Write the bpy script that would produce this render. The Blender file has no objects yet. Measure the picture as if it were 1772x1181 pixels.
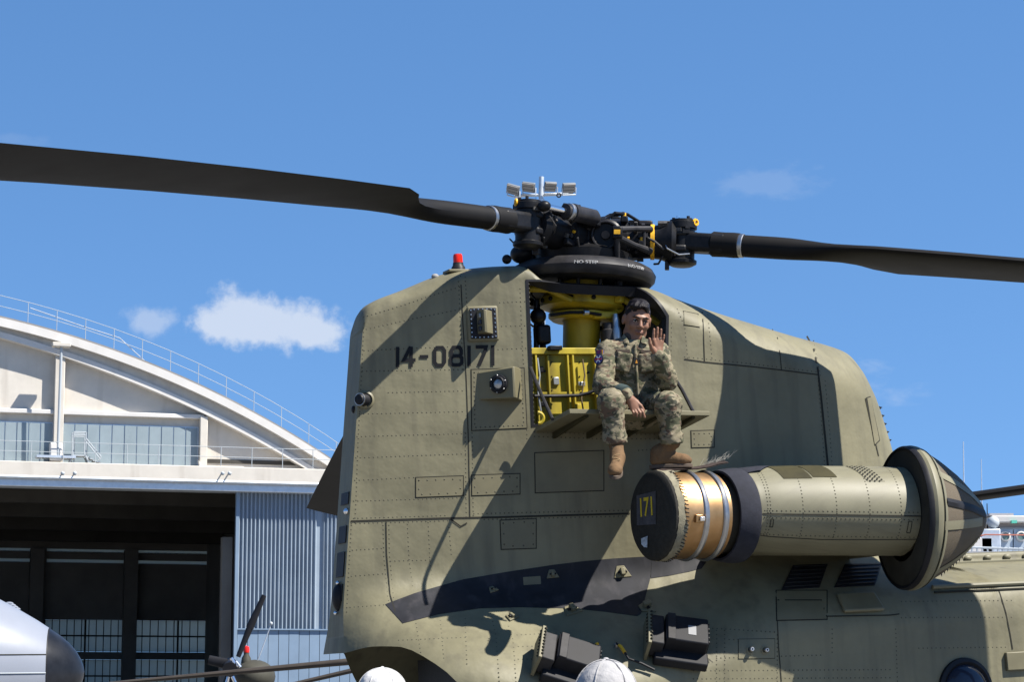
import bpy, bmesh, math, random
import numpy as np
from mathutils import Vector, Matrix
random.seed(7); RNG = np.random.default_rng(7)
sc = bpy.context.scene
col = sc.collection
rad = math.radians

# ------------------------------------------------------------------ camera
F = 4160.0; PIT = rad(8.62); IW, IH = 1772, 1181
CAM = np.array([0, 0, 1.6])
cd = bpy.data.cameras.new('camera'); cam = bpy.data.objects.new('camera', cd); col.objects.link(cam)
cam.location = CAM; cam.rotation_euler = (rad(90) + PIT, 0, 0)
cd.sensor_width = 36; cd.lens = 36 * F / IW; cd.clip_end = 6000; cd.clip_start = 0.1
sc.camera = cam

# ------------------------------------------------------------------ sky, sun, exposure
SUN_DIR = np.array([0.5545, -0.2216, 0.8021])          # towards the sun
sun_el = math.asin(SUN_DIR[2]); sun_az = math.atan2(SUN_DIR[1], SUN_DIR[0])
world = bpy.data.worlds.new('World'); sc.world = world; world.use_nodes = True; world.cycles.sampling_method = 'MANUAL'; world.cycles.sample_map_resolution = 512
wn = world.node_tree.nodes; wl = world.node_tree.links; wn.clear()
wout = wn.new('ShaderNodeOutputWorld'); bg = wn.new('ShaderNodeBackground')
sky = wn.new('ShaderNodeTexSky'); sky.sky_type = 'NISHITA'; sky.sun_disc = False
sky.sun_elevation = sun_el; sky.sun_rotation = math.pi / 2 - sun_az
sky.air_density = 1.0; sky.dust_density = 0.0; sky.ozone_density = 3.0; sky.altitude = 500
bg.inputs['Strength'].default_value = 0.081; CLOUD_COL = (3.75, 4.1, 4.7)
wl.new(bg.outputs[0], wout.inputs[0])
def _dir(px, py):
    d = np.array([(px - 886) / 4160.0, 0, 0]) + np.array([0, math.cos(PIT), math.sin(PIT)]) + np.array([0, -math.sin(PIT), math.cos(PIT)]) * (590.5 - py) / 4160.0
    return d / np.linalg.norm(d)
wtc = wn.new('ShaderNodeTexCoord')
def wmath(op, a, b=None, c=None):
    nd = wn.new('ShaderNodeMath'); nd.operation = op
    for i, x in enumerate((a, b, c)):
        if x is None: continue
        if isinstance(x, (int, float)): nd.inputs[i].default_value = x
        else: wl.new(x, nd.inputs[i])
    return nd.outputs[0]
def wdot(vec):
    nd = wn.new('ShaderNodeVectorMath'); nd.operation = 'DOT_PRODUCT'; nd.inputs[1].default_value = tuple(vec)
    wl.new(wtc.outputs['Generated'], nd.inputs[0]); return nd.outputs['Value']
def wnoise(scale, detail=6, rough=0.6, stretch=(1, 1, 1)):
    mp = wn.new('ShaderNodeMapping'); mp.inputs['Scale'].default_value = stretch; wl.new(wtc.outputs['Generated'], mp.inputs['Vector'])
    nd = wn.new('ShaderNodeTexNoise'); nd.inputs['Scale'].default_value = scale; nd.inputs['Detail'].default_value = detail; nd.inputs['Roughness'].default_value = rough
    wl.new(mp.outputs[0], nd.inputs['Vector']); return nd.outputs['Fac']
n_big = wnoise(85, 8, 0.60); n_wisp = wnoise(60, 6, 0.6, (1, 1, 2.2))
# each cloud: puffs (px, py, half width, half height, weight) turned into directions on the sky, noise strength, opacity
CLOUDS = [([(405, 533, 40, 34, 1.0), (450, 560, 75, 32, 1.0), (520, 566, 62, 30, 1.0), (375, 566, 38, 16, .8), (560, 580, 40, 16, .7)], 2.7, 0.78, n_big),
          ([(240, 558, 28, 20, 1.0), (280, 555, 24, 22, .9)], 2.6, 0.42, n_big),
          ([(1335, 310, 75, 24, 1.0), (1300, 322, 50, 14, .8)], 2.8, 0.11, n_wisp),
          ([(1555, 680, 60, 16, 1.0), (1510, 634, 26, 14, .9)], 2.4, 0.2, n_wisp),
          ([(20, 240, 50, 10, 1.0)], 2.8, 0.07, n_wisp)]
SKY_LIFT, SKY_SAT = 0.21, 1.17
wsep = wn.new('ShaderNodeVectorMath'); wsep.operation = 'ADD'; wsep.inputs[1].default_value = (0, 0, SKY_LIFT)   # clear dry air: no pale band at the horizon
wl.new(wtc.outputs['Generated'], wsep.inputs[0]); wnm = wn.new('ShaderNodeVectorMath'); wnm.operation = 'NORMALIZE'
wl.new(wsep.outputs[0], wnm.inputs[0]); wl.new(wnm.outputs[0], sky.inputs[0])
hs = wn.new('ShaderNodeHueSaturation'); hs.inputs['Saturation'].default_value = SKY_SAT; wl.new(sky.outputs[0], hs.inputs['Color'])
sky_out = hs.outputs[0]
for puffs, amp, opac, nz in CLOUDS:
    tot = None
    for px_, py_, hx, hy, wt in puffs:
        c_ = _dir(px_, py_); e1 = np.cross(c_, [0, 0, 1]); e1 /= np.linalg.norm(e1); e2 = np.cross(e1, c_)
        x_ = wmath('MULTIPLY', wdot(e1), 4160.0 / hx); y_ = wmath('MULTIPLY', wdot(e2), 4160.0 / hy)
        r2 = wmath('ADD', wmath('MULTIPLY', x_, x_), wmath('MULTIPLY', y_, y_))
        g = wmath('MULTIPLY', wmath('EXPONENT', wmath('MULTIPLY', r2, -0.7)), wt)
        g = wmath('MULTIPLY', g, wmath('GREATER_THAN', wdot(c_), 0.5))
        tot = g if tot is None else wmath('ADD', tot, g)
    fld = wmath('MULTIPLY_ADD', wmath('SUBTRACT', nz, 0.5), amp, tot)
    fld = wmath('MULTIPLY', fld, wmath('MINIMUM', wmath('MULTIPLY', tot, 4.0), 1.0))
    mr = wn.new('ShaderNodeMapRange'); mr.interpolation_type = 'SMOOTHSTEP'
    mr.inputs['From Min'].default_value = 0.24; mr.inputs['From Max'].default_value = 1.22; mr.inputs['To Max'].default_value = opac
    wl.new(fld, mr.inputs['Value'])
    mx = wn.new('ShaderNodeMix'); mx.data_type = 'RGBA'
    wl.new(mr.outputs['Result'], mx.inputs['Factor']); wl.new(sky_out, mx.inputs['A']); mx.inputs['B'].default_value = (*CLOUD_COL, 1)
    sky_out = mx.outputs['Result']
wl.new(sky_out, bg.inputs['Color'])
sl = bpy.data.lights.new('sun', 'SUN'); sl.energy = 5.0; sl.angle = rad(0.53); sl.color = (1, 0.95, 0.87)
so = bpy.data.objects.new('sun', sl); col.objects.link(so)
so.rotation_euler = Vector(SUN_DIR).to_track_quat('Z', 'Y').to_euler()
sc.view_settings.view_transform = 'Standard'; sc.view_settings.look = 'None'
sc.view_settings.exposure = 1.28; sc.view_settings.gamma = 1.0
sc.cycles.max_bounces = 6

# ------------------------------------------------------------------ frames: pixel of the photograph -> ray
_fw = np.array([0, math.cos(PIT), math.sin(PIT)]); _up = np.array([0, -math.sin(PIT), math.cos(PIT)]); _rt = np.array([1., 0, 0])
def ray(px, py): return _fw + _rt * (px - IW / 2) / F + _up * (IH / 2 - py) / F
def at_depth(px, py, Y):
    d = ray(px, py); return CAM + d * (Y / d[1])
# aircraft frame: u forward, v to port (away from the viewer), w up; origin on the aft rotor mast
PSI = rad(22); TH = rad(3.2)
U = np.array([math.cos(PSI) * math.cos(TH), math.sin(PSI) * math.cos(TH), math.sin(TH)])
V = np.array([-math.sin(PSI), math.cos(PSI), 0.0]); Wv = np.cross(U, V)
O = at_depth(1008, 470, 16.0)
HELI_M = Matrix(((U[0], V[0], Wv[0], O[0]), (U[1], V[1], Wv[1], O[1]), (U[2], V[2], Wv[2], O[2]), (0, 0, 0, 1)))
def a2w(p): return O + U * p[0] + V * p[1] + Wv * p[2]
def J(px, py, v):
    """aircraft coordinates of the point seen at a pixel and lying v metres off the centre plane"""
    d = ray(px, py); t = ((O + V * v - CAM) @ V) / (d @ V); P = CAM + d * t - O
    return np.array([P @ U, v, P @ Wv])
def JW(px, py, v): return a2w(J(px, py, v))

# ------------------------------------------------------------------ materials
MATS = {}
def mat(name, color, rough=0.6, metal=0.0, var=0.0, scale=6.0, bump=0.0, bscale=60.0, color2=None, spec=0.5, trans=None, stain=None, bdist=0.01):
    spec = min(spec, 0.3) if max(color) > 0.06 or spec > 0.6 else 0.16
    m = bpy.data.materials.new(name); m.use_nodes = True
    n = m.node_tree.nodes; l = m.node_tree.links
    b = n['Principled BSDF']
    b.inputs['Base Color'].default_value = (*color, 1); b.inputs['Roughness'].default_value = rough
    b.inputs['Metallic'].default_value = metal; b.inputs['Specular IOR Level'].default_value = spec
    tc = n.new('ShaderNodeTexCoord')
    last = None
    if var > 0 or color2 is not None:
        tx = n.new('ShaderNodeTexNoise'); tx.inputs['Scale'].default_value = scale; tx.inputs['Detail'].default_value = 7; tx.inputs['Roughness'].default_value = 0.62
        l.new(tc.outputs['Object'], tx.inputs['Vector'])
        cr = n.new('ShaderNodeValToRGB')
        c2 = color2 if color2 is not None else tuple(c * (1 - var) for c in color)
        c1 = color if color2 is not None else tuple(min(1, c * (1 + var)) for c in color)
        cr.color_ramp.elements[0].position = 0.32; cr.color_ramp.elements[1].position = 0.68
        cr.color_ramp.elements[0].color = (*c2, 1); cr.color_ramp.elements[1].color = (*c1, 1)
        l.new(tx.outputs['Fac'], cr.inputs['Fac']); last = cr.outputs['Color']
        rm = n.new('ShaderNodeMapRange'); rm.inputs['To Min'].default_value = max(0, rough - 0.08); rm.inputs['To Max'].default_value = min(1, rough + 0.1)
        l.new(tx.outputs['Fac'], rm.inputs['Value']); l.new(rm.outputs['Result'], b.inputs['Roughness'])
    if stain is not None:   # vertical run marks: noise stretched along z
        mp = n.new('ShaderNodeMapping'); mp.inputs['Scale'].default_value = stain[0]
        l.new(tc.outputs['Object'], mp.inputs['Vector'])
        t2 = n.new('ShaderNodeTexNoise'); t2.inputs['Scale'].default_value = 1.0; t2.inputs['Detail'].default_value = 5
        l.new(mp.outputs['Vector'], t2.inputs['Vector'])
        c3 = n.new('ShaderNodeMapRange'); c3.inputs['From Min'].default_value = stain[3]; c3.inputs['From Max'].default_value = stain[4]
        l.new(t2.outputs['Fac'], c3.inputs['Value'])
        ml = n.new('ShaderNodeMath'); ml.operation = 'MULTIPLY'; ml.inputs[1].default_value = stain[2]
        l.new(c3.outputs['Result'], ml.inputs[0])
        mx = n.new('ShaderNodeMix'); mx.data_type = 'RGBA'
        l.new(ml.outputs['Value'], mx.inputs['Factor'])
        if last: l.new(last, mx.inputs['A'])
        else: mx.inputs['A'].default_value = (*color, 1)
        mx.inputs['B'].default_value = (*stain[1], 1)
        last = mx.outputs['Result']
    if last: l.new(last, b.inputs['Base Color'])
    if bump > 0:
        t3 = n.new('ShaderNodeTexNoise'); t3.inputs['Scale'].default_value = bscale; t3.inputs['Detail'].default_value = 4
        l.new(tc.outputs['Object'], t3.inputs['Vector'])
        bp = n.new('ShaderNodeBump'); bp.inputs['Strength'].default_value = bump; bp.inputs['Distance'].default_value = bdist
        l.new(t3.outputs['Fac'], bp.inputs['Height']); l.new(bp.outputs['Normal'], b.inputs['Normal'])
    if trans is not None:
        tr = n.new('ShaderNodeBsdfTranslucent'); tr.inputs['Color'].default_value = (*trans[0], 1)
        ms = n.new('ShaderNodeMixShader'); ms.inputs['Fac'].default_value = trans[1]
        l.new(b.outputs[0], ms.inputs[1]); l.new(tr.outputs[0], ms.inputs[2])
        l.new(ms.outputs[0], n['Material Output'].inputs['Surface'])
    MATS[name] = m
    return m

# ------------------------------------------------------------------ mesh helpers
def frame_from(z, x=None):
    z = np.asarray(z, float); z = z / np.linalg.norm(z)
    a = np.asarray(x, float) if x is not None else (np.array([0, 0, 1.]) if abs(z[2]) < 0.9 else np.array([1., 0, 0]))
    xx = a - z * (a @ z); xx = xx / np.linalg.norm(xx); yy = np.cross(z, xx)
    return xx, yy, z
class MB:
    def __init__(s): s.v = []; s.f = []
    def add(s, vs, fs):
        k = len(s.v); s.v += [tuple(map(float, p)) for p in vs]; s.f += [tuple(i + k for i in f) for f in fs]; return s
    def box(s, c, size, ax=None):
        c = np.asarray(c, float); h = np.asarray(size, float) / 2
        A = np.eye(3) if ax is None else np.asarray(ax, float)
        vs = [c + A[0] * h[0] * i + A[1] * h[1] * j + A[2] * h[2] * k for i in (-1, 1) for j in (-1, 1) for k in (-1, 1)]
        return s.add(vs, [(0, 1, 3, 2), (4, 6, 7, 5), (0, 4, 5, 1), (2, 3, 7, 6), (0, 2, 6, 4), (1, 5, 7, 3)])
    def cyl(s, p0, p1, r0, r1=None, n=20, caps=True):
        r1 = r0 if r1 is None else r1
        p0 = np.asarray(p0, float); p1 = np.asarray(p1, float)
        x, y, z = frame_from(p1 - p0); vs = []
        for p, r in ((p0, r0), (p1, r1)):
            for i in range(n):
                a = 2 * math.pi * i / n; vs.append(p + (x * math.cos(a) + y * math.sin(a)) * r)
        fs = [(i, (i + 1) % n, n + (i + 1) % n, n + i) for i in range(n)]
        if caps: fs += [tuple(range(n - 1, -1, -1)), tuple(range(n, 2 * n))]
        return s.add(vs, fs)
    def lathe(s, prof, org, axis, n=48, a0=0.0, a1=2 * math.pi, xref=None):
        """prof: list of (t along axis, radius)"""
        org = np.asarray(org, float); x, y, z = frame_from(axis, xref); full = abs(a1 - a0 - 2 * math.pi) < 1e-6
        m = n if full else n + 1; vs = []
        for t, r in prof:
            for i in range(m):
                a = a0 + (a1 - a0) * i / n; vs.append(org + z * t + (x * math.cos(a) + y * math.sin(a)) * r)
        fs = []
        for j in range(len(prof) - 1):
            for i in range(n):
                i2 = (i + 1) % m
                fs.append((j * m + i, j * m + i2, (j + 1) * m + i2, (j + 1) * m + i))
        return s.add(vs, fs)
    def tube(s, pts, r, n=8, close=False):
        pts = [np.asarray(p, float) for p in pts]; N = len(pts); vs = []; prev = None
        rr = r if hasattr(r, '__len__') else [r] * N
        for i, p in enumerate(pts):
            d = pts[min(i + 1, N - 1)] - pts[max(i - 1, 0)]
            if prev is None: x, y, z = frame_from(d)
            else: x, y, z = frame_from(d, prev)
            prev = x
            for k in range(n):
                a = 2 * math.pi * k / n; vs.append(p + (x * math.cos(a) + y * math.sin(a)) * rr[i])
        fs = [(i * n + k, i * n + (k + 1) % n, (i + 1) * n + (k + 1) % n, (i + 1) * n + k) for i in range(N - 1) for k in range(n)]
        fs += [tuple(range(n - 1, -1, -1)), tuple((N - 1) * n + k for k in range(n))]
        return s.add(vs, fs)
    def sphere(s, c, r, n=16, m=10, sc3=(1, 1, 1), ax=None):
        A = np.eye(3) if ax is None else np.asarray(ax, float); c = np.asarray(c, float); vs = [c + A[2] * r * sc3[2]]
        for j in range(1, m):
            t = math.pi * j / m
            for i in range(n):
                a = 2 * math.pi * i / n
                vs.append(c + (A[0] * math.cos(a) * math.sin(t) * sc3[0] + A[1] * math.sin(a) * math.sin(t) * sc3[1] + A[2] * math.cos(t) * sc3[2]) * r)
        vs.append(c - A[2] * r * sc3[2]); fs = []
        for i in range(n): fs.append((0, 1 + i, 1 + (i + 1) % n))
        for j in range(m - 2):
            for i in range(n):
                fs.append((1 + j * n + i, 1 + (j + 1) * n + i, 1 + (j + 1) * n + (i + 1) % n, 1 + j * n + (i + 1) % n))
        k = 1 + (m - 2) * n
        for i in range(n): fs.append((len(vs) - 1, k + (i + 1) % n, k + i))
        return s.add(vs, fs)
    def torus(s, c, axis, R, r, n=32, m=10, a0=0.0, a1=2 * math.pi):
        x, y, z = frame_from(axis); c = np.asarray(c, float)
        return s.tube([c + (x * math.cos(a0 + (a1 - a0) * i / n) + y * math.sin(a0 + (a1 - a0) * i / n)) * R for i in range(n + 1)], r, m)
    def prism(s, poly, d):
        """poly: 3-D points of a flat outline, d: extrusion vector"""
        n = len(poly); poly = [np.asarray(p, float) for p in poly]; d = np.asarray(d, float)
        return s.add(poly + [p + d for p in poly], [tuple(range(n - 1, -1, -1)), tuple(range(n, 2 * n))] + [(i, (i + 1) % n, n + (i + 1) % n, n + i) for i in range(n)])
    def grid(s, P, closed_v=False):
        """P: array (n, m, 3)"""
        n, m = P.shape[:2]; vs = P.reshape(-1, 3); fs = []
        for i in range(n - 1):
            for j in range(m if closed_v else m - 1):
                j2 = (j + 1) % m; fs.append((i * m + j, i * m + j2, (i + 1) * m + j2, (i + 1) * m + j))
        return s.add(vs, fs)
    def build(s, name, material, parent=None, smooth=True, bevel=0.0, angle=35, loc=None, fix=True, segs=2):
        me = bpy.data.meshes.new(name)
        vv = s.v if loc is None else [(p[0] - loc[0], p[1] - loc[1], p[2] - loc[2]) for p in s.v]
        me.from_pydata(vv, [], s.f); me.update()
        if fix:
            bm = bmesh.new(); bm.from_mesh(me); bmesh.ops.recalc_face_normals(bm, faces=bm.faces); bm.to_mesh(me); bm.free()
        if smooth:
            me.polygons.foreach_set('use_smooth', [True] * len(me.polygons)); me.set_sharp_from_angle(angle=rad(angle))
        o = bpy.data.objects.new(name, me); col.objects.link(o)
        if material: me.materials.append(MATS[material] if isinstance(material, str) else material)
        if parent is not None: o.parent = parent
        elif loc is not None: o.location = loc
        if bevel > 0:
            md = o.modifiers.new('bevel', 'BEVEL'); md.width = bevel; md.segments = segs; md.limit_method = 'ANGLE'; md.angle_limit = rad(40)
        return o
def empty(name, matrix=None, loc=None):
    o = bpy.data.objects.new(name, None); col.objects.link(o); o.empty_display_size = 0.2
    if matrix is not None: o.matrix_world = matrix
    if loc is not None: o.location = loc
    return o
def tag(o, label=None, cat=None, group=None, kind=None):
    if label: o['label'] = label
    if cat: o['category'] = cat
    if group: o['group'] = group
    if kind: o['kind'] = kind
    return o
def smooth01(t): t = np.clip(t, 0, 1); return t * t * (3 - 2 * t)

# materials of the place
OLIVE = (0.139, 0.127, 0.077)
mat('olive_paint', OLIVE, 0.55, var=0.19, scale=1.7, bump=0.45, bscale=3.2, bdist=0.035, stain=((11.0, 11.0, 1.1), (0.062, 0.056, 0.038), 0.55, 0.50, 0.78))
mat('olive_panel', (0.126, 0.113, 0.067), 0.52, var=0.12, scale=5.0)
mat('olive_nacelle', (0.142, 0.132, 0.085), 0.5, var=0.10, scale=3.0, stain=((3.0, 30.0, 4.0), (0.075, 0.068, 0.045), 0.5, 0.5, 0.8))
mat('seam_dark', (0.022, 0.021, 0.016), 0.8)
mat('rivet', (0.060, 0.056, 0.038), 0.6)
mat('black_paint', (0.012, 0.012, 0.014), 0.5, var=0.25, scale=8)
mat('black_skin_patch', (0.015, 0.0155, 0.019), 0.62, var=0.3, scale=7, stain=((14.0, 14.0, 3.0), (0.05, 0.046, 0.05), 0.5, 0.52, 0.75))
mat('hub_black', (0.008, 0.008, 0.009), 0.42, var=0.35, scale=18, bump=0.12, bscale=40)
mat('hub_grey', (0.022, 0.021, 0.022), 0.45, var=0.3, scale=14)
mat('blade_black', (0.0055, 0.005, 0.0048), 0.65, var=0.3, scale=3.0, stain=((5.0, 5.0, 1.0), (0.012, 0.010, 0.008), 0.4, 0.5, 0.8))
mat('chrome', (0.75, 0.75, 0.76), 0.14, metal=1.0)
mat('steel', (0.36, 0.36, 0.36), 0.38, metal=1.0, var=0.1, scale=20)
mat('hardware_yellow', (0.62, 0.33, 0.015), 0.5, var=0.2, scale=60)
mat('yellow_primer', (0.33, 0.255, 0.018), 0.5, var=0.14, scale=5, stain=((6.0, 6.0, 1.5), (0.07, 0.052, 0.01), 0.8, 0.44, 0.72))
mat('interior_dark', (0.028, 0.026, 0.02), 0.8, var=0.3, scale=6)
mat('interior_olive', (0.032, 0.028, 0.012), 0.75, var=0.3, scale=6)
mat('copper_exhaust', (0.40, 0.25, 0.125), 0.42, metal=1.0, color2=(0.30, 0.17, 0.07), scale=6)
mat('cover_cloth', (0.022, 0.021, 0.018), 0.85, var=0.25, scale=30, bump=0.25, bscale=120)
mat('cover_canvas', (0.16, 0.145, 0.10), 0.9, var=0.2, scale=25, bump=0.3, bscale=150)
mat('blanket_navy', (0.020, 0.021, 0.028), 0.85, var=0.25, scale=12, bump=0.1, bscale=70)
mat('lens_glass', (0.02, 0.025, 0.04), 0.08, spec=0.8)
mat('white_text', (0.20, 0.20, 0.20), 0.7)
mat('dull_text', (0.05, 0.047, 0.035), 0.7)
mat('mark_black', (0.007, 0.007, 0.008), 0.6, var=0.2, scale=15)
# ================================================================== helicopter
heli = empty('transport_helicopter', HELI_M)
tag(heli, 'large olive drab tandem rotor transport helicopter with open mast access door', 'helicopter')

def interp(x, t): 
    a = np.array(t, float); return np.interp(x, a[:, 0], a[:, 1])
def pchip(x, t):
    """smooth monotone-ish interpolation through a table"""
    a = np.array(t, float); X, Y = a[:, 0], a[:, 1]
    h = np.diff(X); d = np.diff(Y) / h; m = np.zeros_like(X); m[0] = d[0]; m[-1] = d[-1]
    for i in range(1, len(X) - 1):
        m[i] = 0 if d[i - 1] * d[i] <= 0 else 2 * d[i - 1] * d[i] / (d[i - 1] + d[i])
    x = np.clip(np.asarray(x, float), X[0], X[-1]); k = np.clip(np.searchsorted(X, x) - 1, 0, len(h) - 1)
    t = (x - X[k]) / h[k]
    return (2 * t**3 - 3 * t**2 + 1) * Y[k] + (t**3 - 2 * t**2 + t) * h[k] * m[k] + (-2 * t**3 + 3 * t**2) * Y[k + 1] + (t**3 - t**2) * h[k] * m[k + 1]
S_TE = -1.61
ZT = [(-1.61, -0.345), (-1.595, -0.29), (-1.56, -0.245), (-1.34, -0.150), (-0.97, -0.020), (-0.72, 0.008), (-0.56, 0.012), (-0.44, -0.075), (-0.30, -0.10), (0.30, -0.115),
      (0.55, -0.185), (0.72, -0.235), (1.08, -0.335), (1.54, -0.450), (1.78, -0.500), (1.95, -0.545), (2.05, -0.605), (2.12, -0.72), (2.194, -0.90), (2.273, -1.22), (2.36, -1.62), (2.44, -1.97), (2.5, -2.0), (14, -2.0)]
def z_top(s): return pchip(s, ZT)
def te_fade(s): return smooth01((-0.55 - np.asarray(s, float)) / 1.05)
def s_to_u(s, w): return s + 0.119 * (w + 0.27) * te_fade(s)
def u_to_s(u, w):
    s = np.asarray(u, float).copy() if hasattr(u, '__len__') else float(u)
    for _ in range(12): s = u - 0.119 * (w + 0.27) * te_fade(s)
    return s
XLE = [(-4, 2.47), (-2.0, 2.47), (-1.62, 2.36), (-1.22, 2.273), (-0.90, 2.194), (-0.72, 2.12), (-0.60, 2.05), (-0.5, 2.0), (0.2, 2.0)]
def pyl_hw(s, w):
    s = np.asarray(s, float); w = np.asarray(w, float)
    t = np.clip((0.25 - s) / (0.25 - S_TE), 0, 1)
    P = 0.53 - 0.40 * t ** 1.15
    xl = interp(w, XLE); um = 0.75
    q = np.clip((s - um) / np.maximum(xl - um, 1e-3), 0, 1)
    P = P * np.sqrt(np.clip(1 - q ** 2.3, 0, 1))
    r = 0.10 + 0.26 * smooth01((s + 0.5) / 1.6)                      # radius of the top edge
    d = np.clip((z_top(s) - w) / r, 0, 1)
    return P * np.sqrt(np.clip(1 - (1 - d) ** 2, 0, 1))
BW = [(-1.62, 0.22), (-1.45, 0.62), (-1.25, 0.92), (-1.0, 1.06), (-0.6, 1.10), (0.0, 1.10), (0.6, 1.10), (14, 1.10)]
FRONT = [(-4.2, 1.03), (-2.85, 1.06), (-2.50, 1.055), (-2.36, 1.035), (-2.27, 1.0), (-2.245, 0.975), (-2.12, 0.58), (-2.085, 0.36), (-2.07, 0.31), (-2.02, 0.30), (-2.005, 0.26), (-2.0, 0.0)]
def fus_hw(s, w):
    s = np.asarray(s, float); w = np.asarray(w, float)
    B = pchip(s, BW)
    w0 = -1.50; w1 = interp(s, [(-1.6, -2.62), (-0.6, -2.85), (0.2, -2.75), (0.8, -2.50), (14, -2.45)])
    t = np.clip((w0 - w) / (w0 - w1), 0, 1)
    ex = interp(s, [(-1.6, 1.7), (-0.5, 1.25), (0.7, 0.95), (14, 0.95)])
    t = t ** ex; f = t * t * (3 - 2 * t)
    aft = B * f
    front = pchip(w, FRONT)
    k = smooth01((s - 1.5) / 0.9)
    return aft * (1 - k) + front * k
def hw_s(s, w):
    p = pyl_hw(s, w); f = fus_hw(s, w); k = 6.0
    return (np.maximum(p, 1e-6) ** k + np.maximum(f, 1e-6) ** k) ** (1 / k)
def hw(u, w): return hw_s(u_to_s(u, w), w)
WB = [(-1.61, -2.48), (-1.5, -2.45), (-1.40, -2.46), (-1.28, -2.58), (-1.15, -2.80), (-0.95, -3.15), (-0.6, -3.6), (-0.2, -4.0), (14, -4.0)]
def surf(u, w, off=0.0):
    """point on the starboard skin, off metres proud of it"""
    e = 0.004
    h = float(hw(u, w)); nu = (float(hw(u + e, w)) - float(hw(u - e, w))) / (2 * e); nw = (float(hw(u, w + e)) - float(hw(u, w - e))) / (2 * e)
    n = np.array([-nu, -1.0, -nw]); n /= np.linalg.norm(n)
    return np.array([u, -h, w]) + n * off, n
def hit(px, py):
    """(u, w) of the skin point seen at a pixel"""
    v = -0.5
    for _ in range(60):
        p = J(px, py, v); vn = -float(hw(p[0], p[2])); v = 0.6 * v + 0.4 * vn
    return p[0], p[2]

# ---- skin
st = np.concatenate([np.linspace(S_TE, -1.5, 8), np.linspace(-1.47, 1.7, 86), np.linspace(1.72, 2.55, 60), np.linspace(2.7, 9.0, 22), [9.6, 10.2, 10.8]])
tt = np.concatenate([[0, .0015, .004, .008, .013, .02, .028, .037, .047, .058], np.linspace(.07, 1, 130)])
def hull_points(off=0.0):
    P = np.zeros((len(st), len(tt), 3))
    for i, s in enumerate(st):
        zt = float(z_top(s)); wb = float(pchip(s, WB)); w = zt + (wb - zt) * tt
        h = hw_s(s, w); h[0] = 0.0
        P[i, :, 0] = s_to_u(s, w); P[i, :, 1] = -h; P[i, :, 2] = w
    return P
HP = hull_points()
near = HP.copy(); far = HP.copy(); far[:, :, 1] *= -1
mb = MB(); mb.grid(near); mb.grid(far)
nT = len(tt); nS = len(st)
# blunt trailing edge and the closed front end
for i0 in (0, nS - 1):
    k = len(mb.v); a = near[i0]; b = far[i0]
    mb.add(list(a) + list(b), [(j, j + 1, nT + j + 1, nT + j) for j in range(nT - 1)])
# belly
k = [near[i, -1] for i in range(nS)] + [far[i, -1] for i in range(nS)]
mb.add(k, [(i, i + 1, nS + i + 1, nS + i) for i in range(nS - 1) if st[i] > 0.2])
me = bpy.data.meshes.new('fuselage_skin'); me.from_pydata(mb.v, [], mb.f)
bm = bmesh.new(); bm.from_mesh(me); bmesh.ops.remove_doubles(bm, verts=bm.verts, dist=1e-5)
bmesh.ops.recalc_face_normals(bm, faces=bm.faces)
# the mast access doors: a convex opening cut through both sides
DOORPX = [(911, 485), (1098, 497), (1156, 547), (1153, 712), (921, 738)]
DOOR = [np.array(hit(*p)) for p in DOORPX]
dc = sum(DOOR) / len(DOOR); planes = []
for i in range(5):
    a, b = DOOR[i], DOOR[(i + 1) % 5]; n = np.array([b[1] - a[1], -(b[0] - a[0])]); n /= np.linalg.norm(n)
    if n @ (dc - a) > 0: n = -n
    planes.append((a, n))
for a, n in planes:
    bmesh.ops.bisect_plane(bm, geom=bm.verts[:] + bm.edges[:] + bm.faces[:], dist=1e-6, plane_co=(a[0], 0, a[1]), plane_no=(n[0], 0, n[1]))
kill = []
for f in bm.faces:
    c = f.calc_center_median()
    if all(n @ (np.array([c[0], c[2]]) - a) < 1e-5 for a, n in planes): kill.append(f)
bmesh.ops.delete(bm, geom=kill, context='FACES')
bm.to_mesh(me); bm.free()
me.polygons.foreach_set('use_smooth', [True] * len(me.polygons)); me.set_sharp_from_angle(angle=rad(32))
skin = bpy.data.objects.new('fuselage_skin', me); col.objects.link(skin); skin.parent = heli; me.materials.append(MATS['olive_paint'])

# ---- rotor: hub centre, arms, blades
TILT = rad(4.5)                                          # mast leans forward
MX = np.array([math.cos(TILT), 0, -math.sin(TILT)]); MZ = np.array([math.sin(TILT), 0, math.cos(TILT)]); MY = np.array([0, 1.0, 0])
HUB = MZ * 0.205
DROOP = {210: rad(5.1), 318: rad(6.0), 79.6: rad(5.0)}
def disc(az, r, h=0.0): return HUB + (MX * math.cos(rad(az)) + MY * math.sin(rad(az))) * r + MZ * h
ARM_AZ = [214, 334, 94]; BLADE_AZ = [210, 318, 79.6]; HINGE = 0.67
def airfoil(c, th, n=14):
    xs = (1 - np.cos(np.linspace(0, math.pi, n))) / 2
    yt = 5 * th * (0.2969 * np.sqrt(xs) - 0.126 * xs - 0.3516 * xs**2 + 0.2843 * xs**3 - 0.1036 * xs**4)
    up = [(0.25 - x, y) for x, y in zip(xs, yt)]; lo = [(0.25 - x, -y * 0.8) for x, y in zip(xs[1:-1], yt[1:-1])][::-1]
    return np.array(up + lo) * c                        # (towards the leading edge, up), pitch axis at a quarter chord
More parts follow.
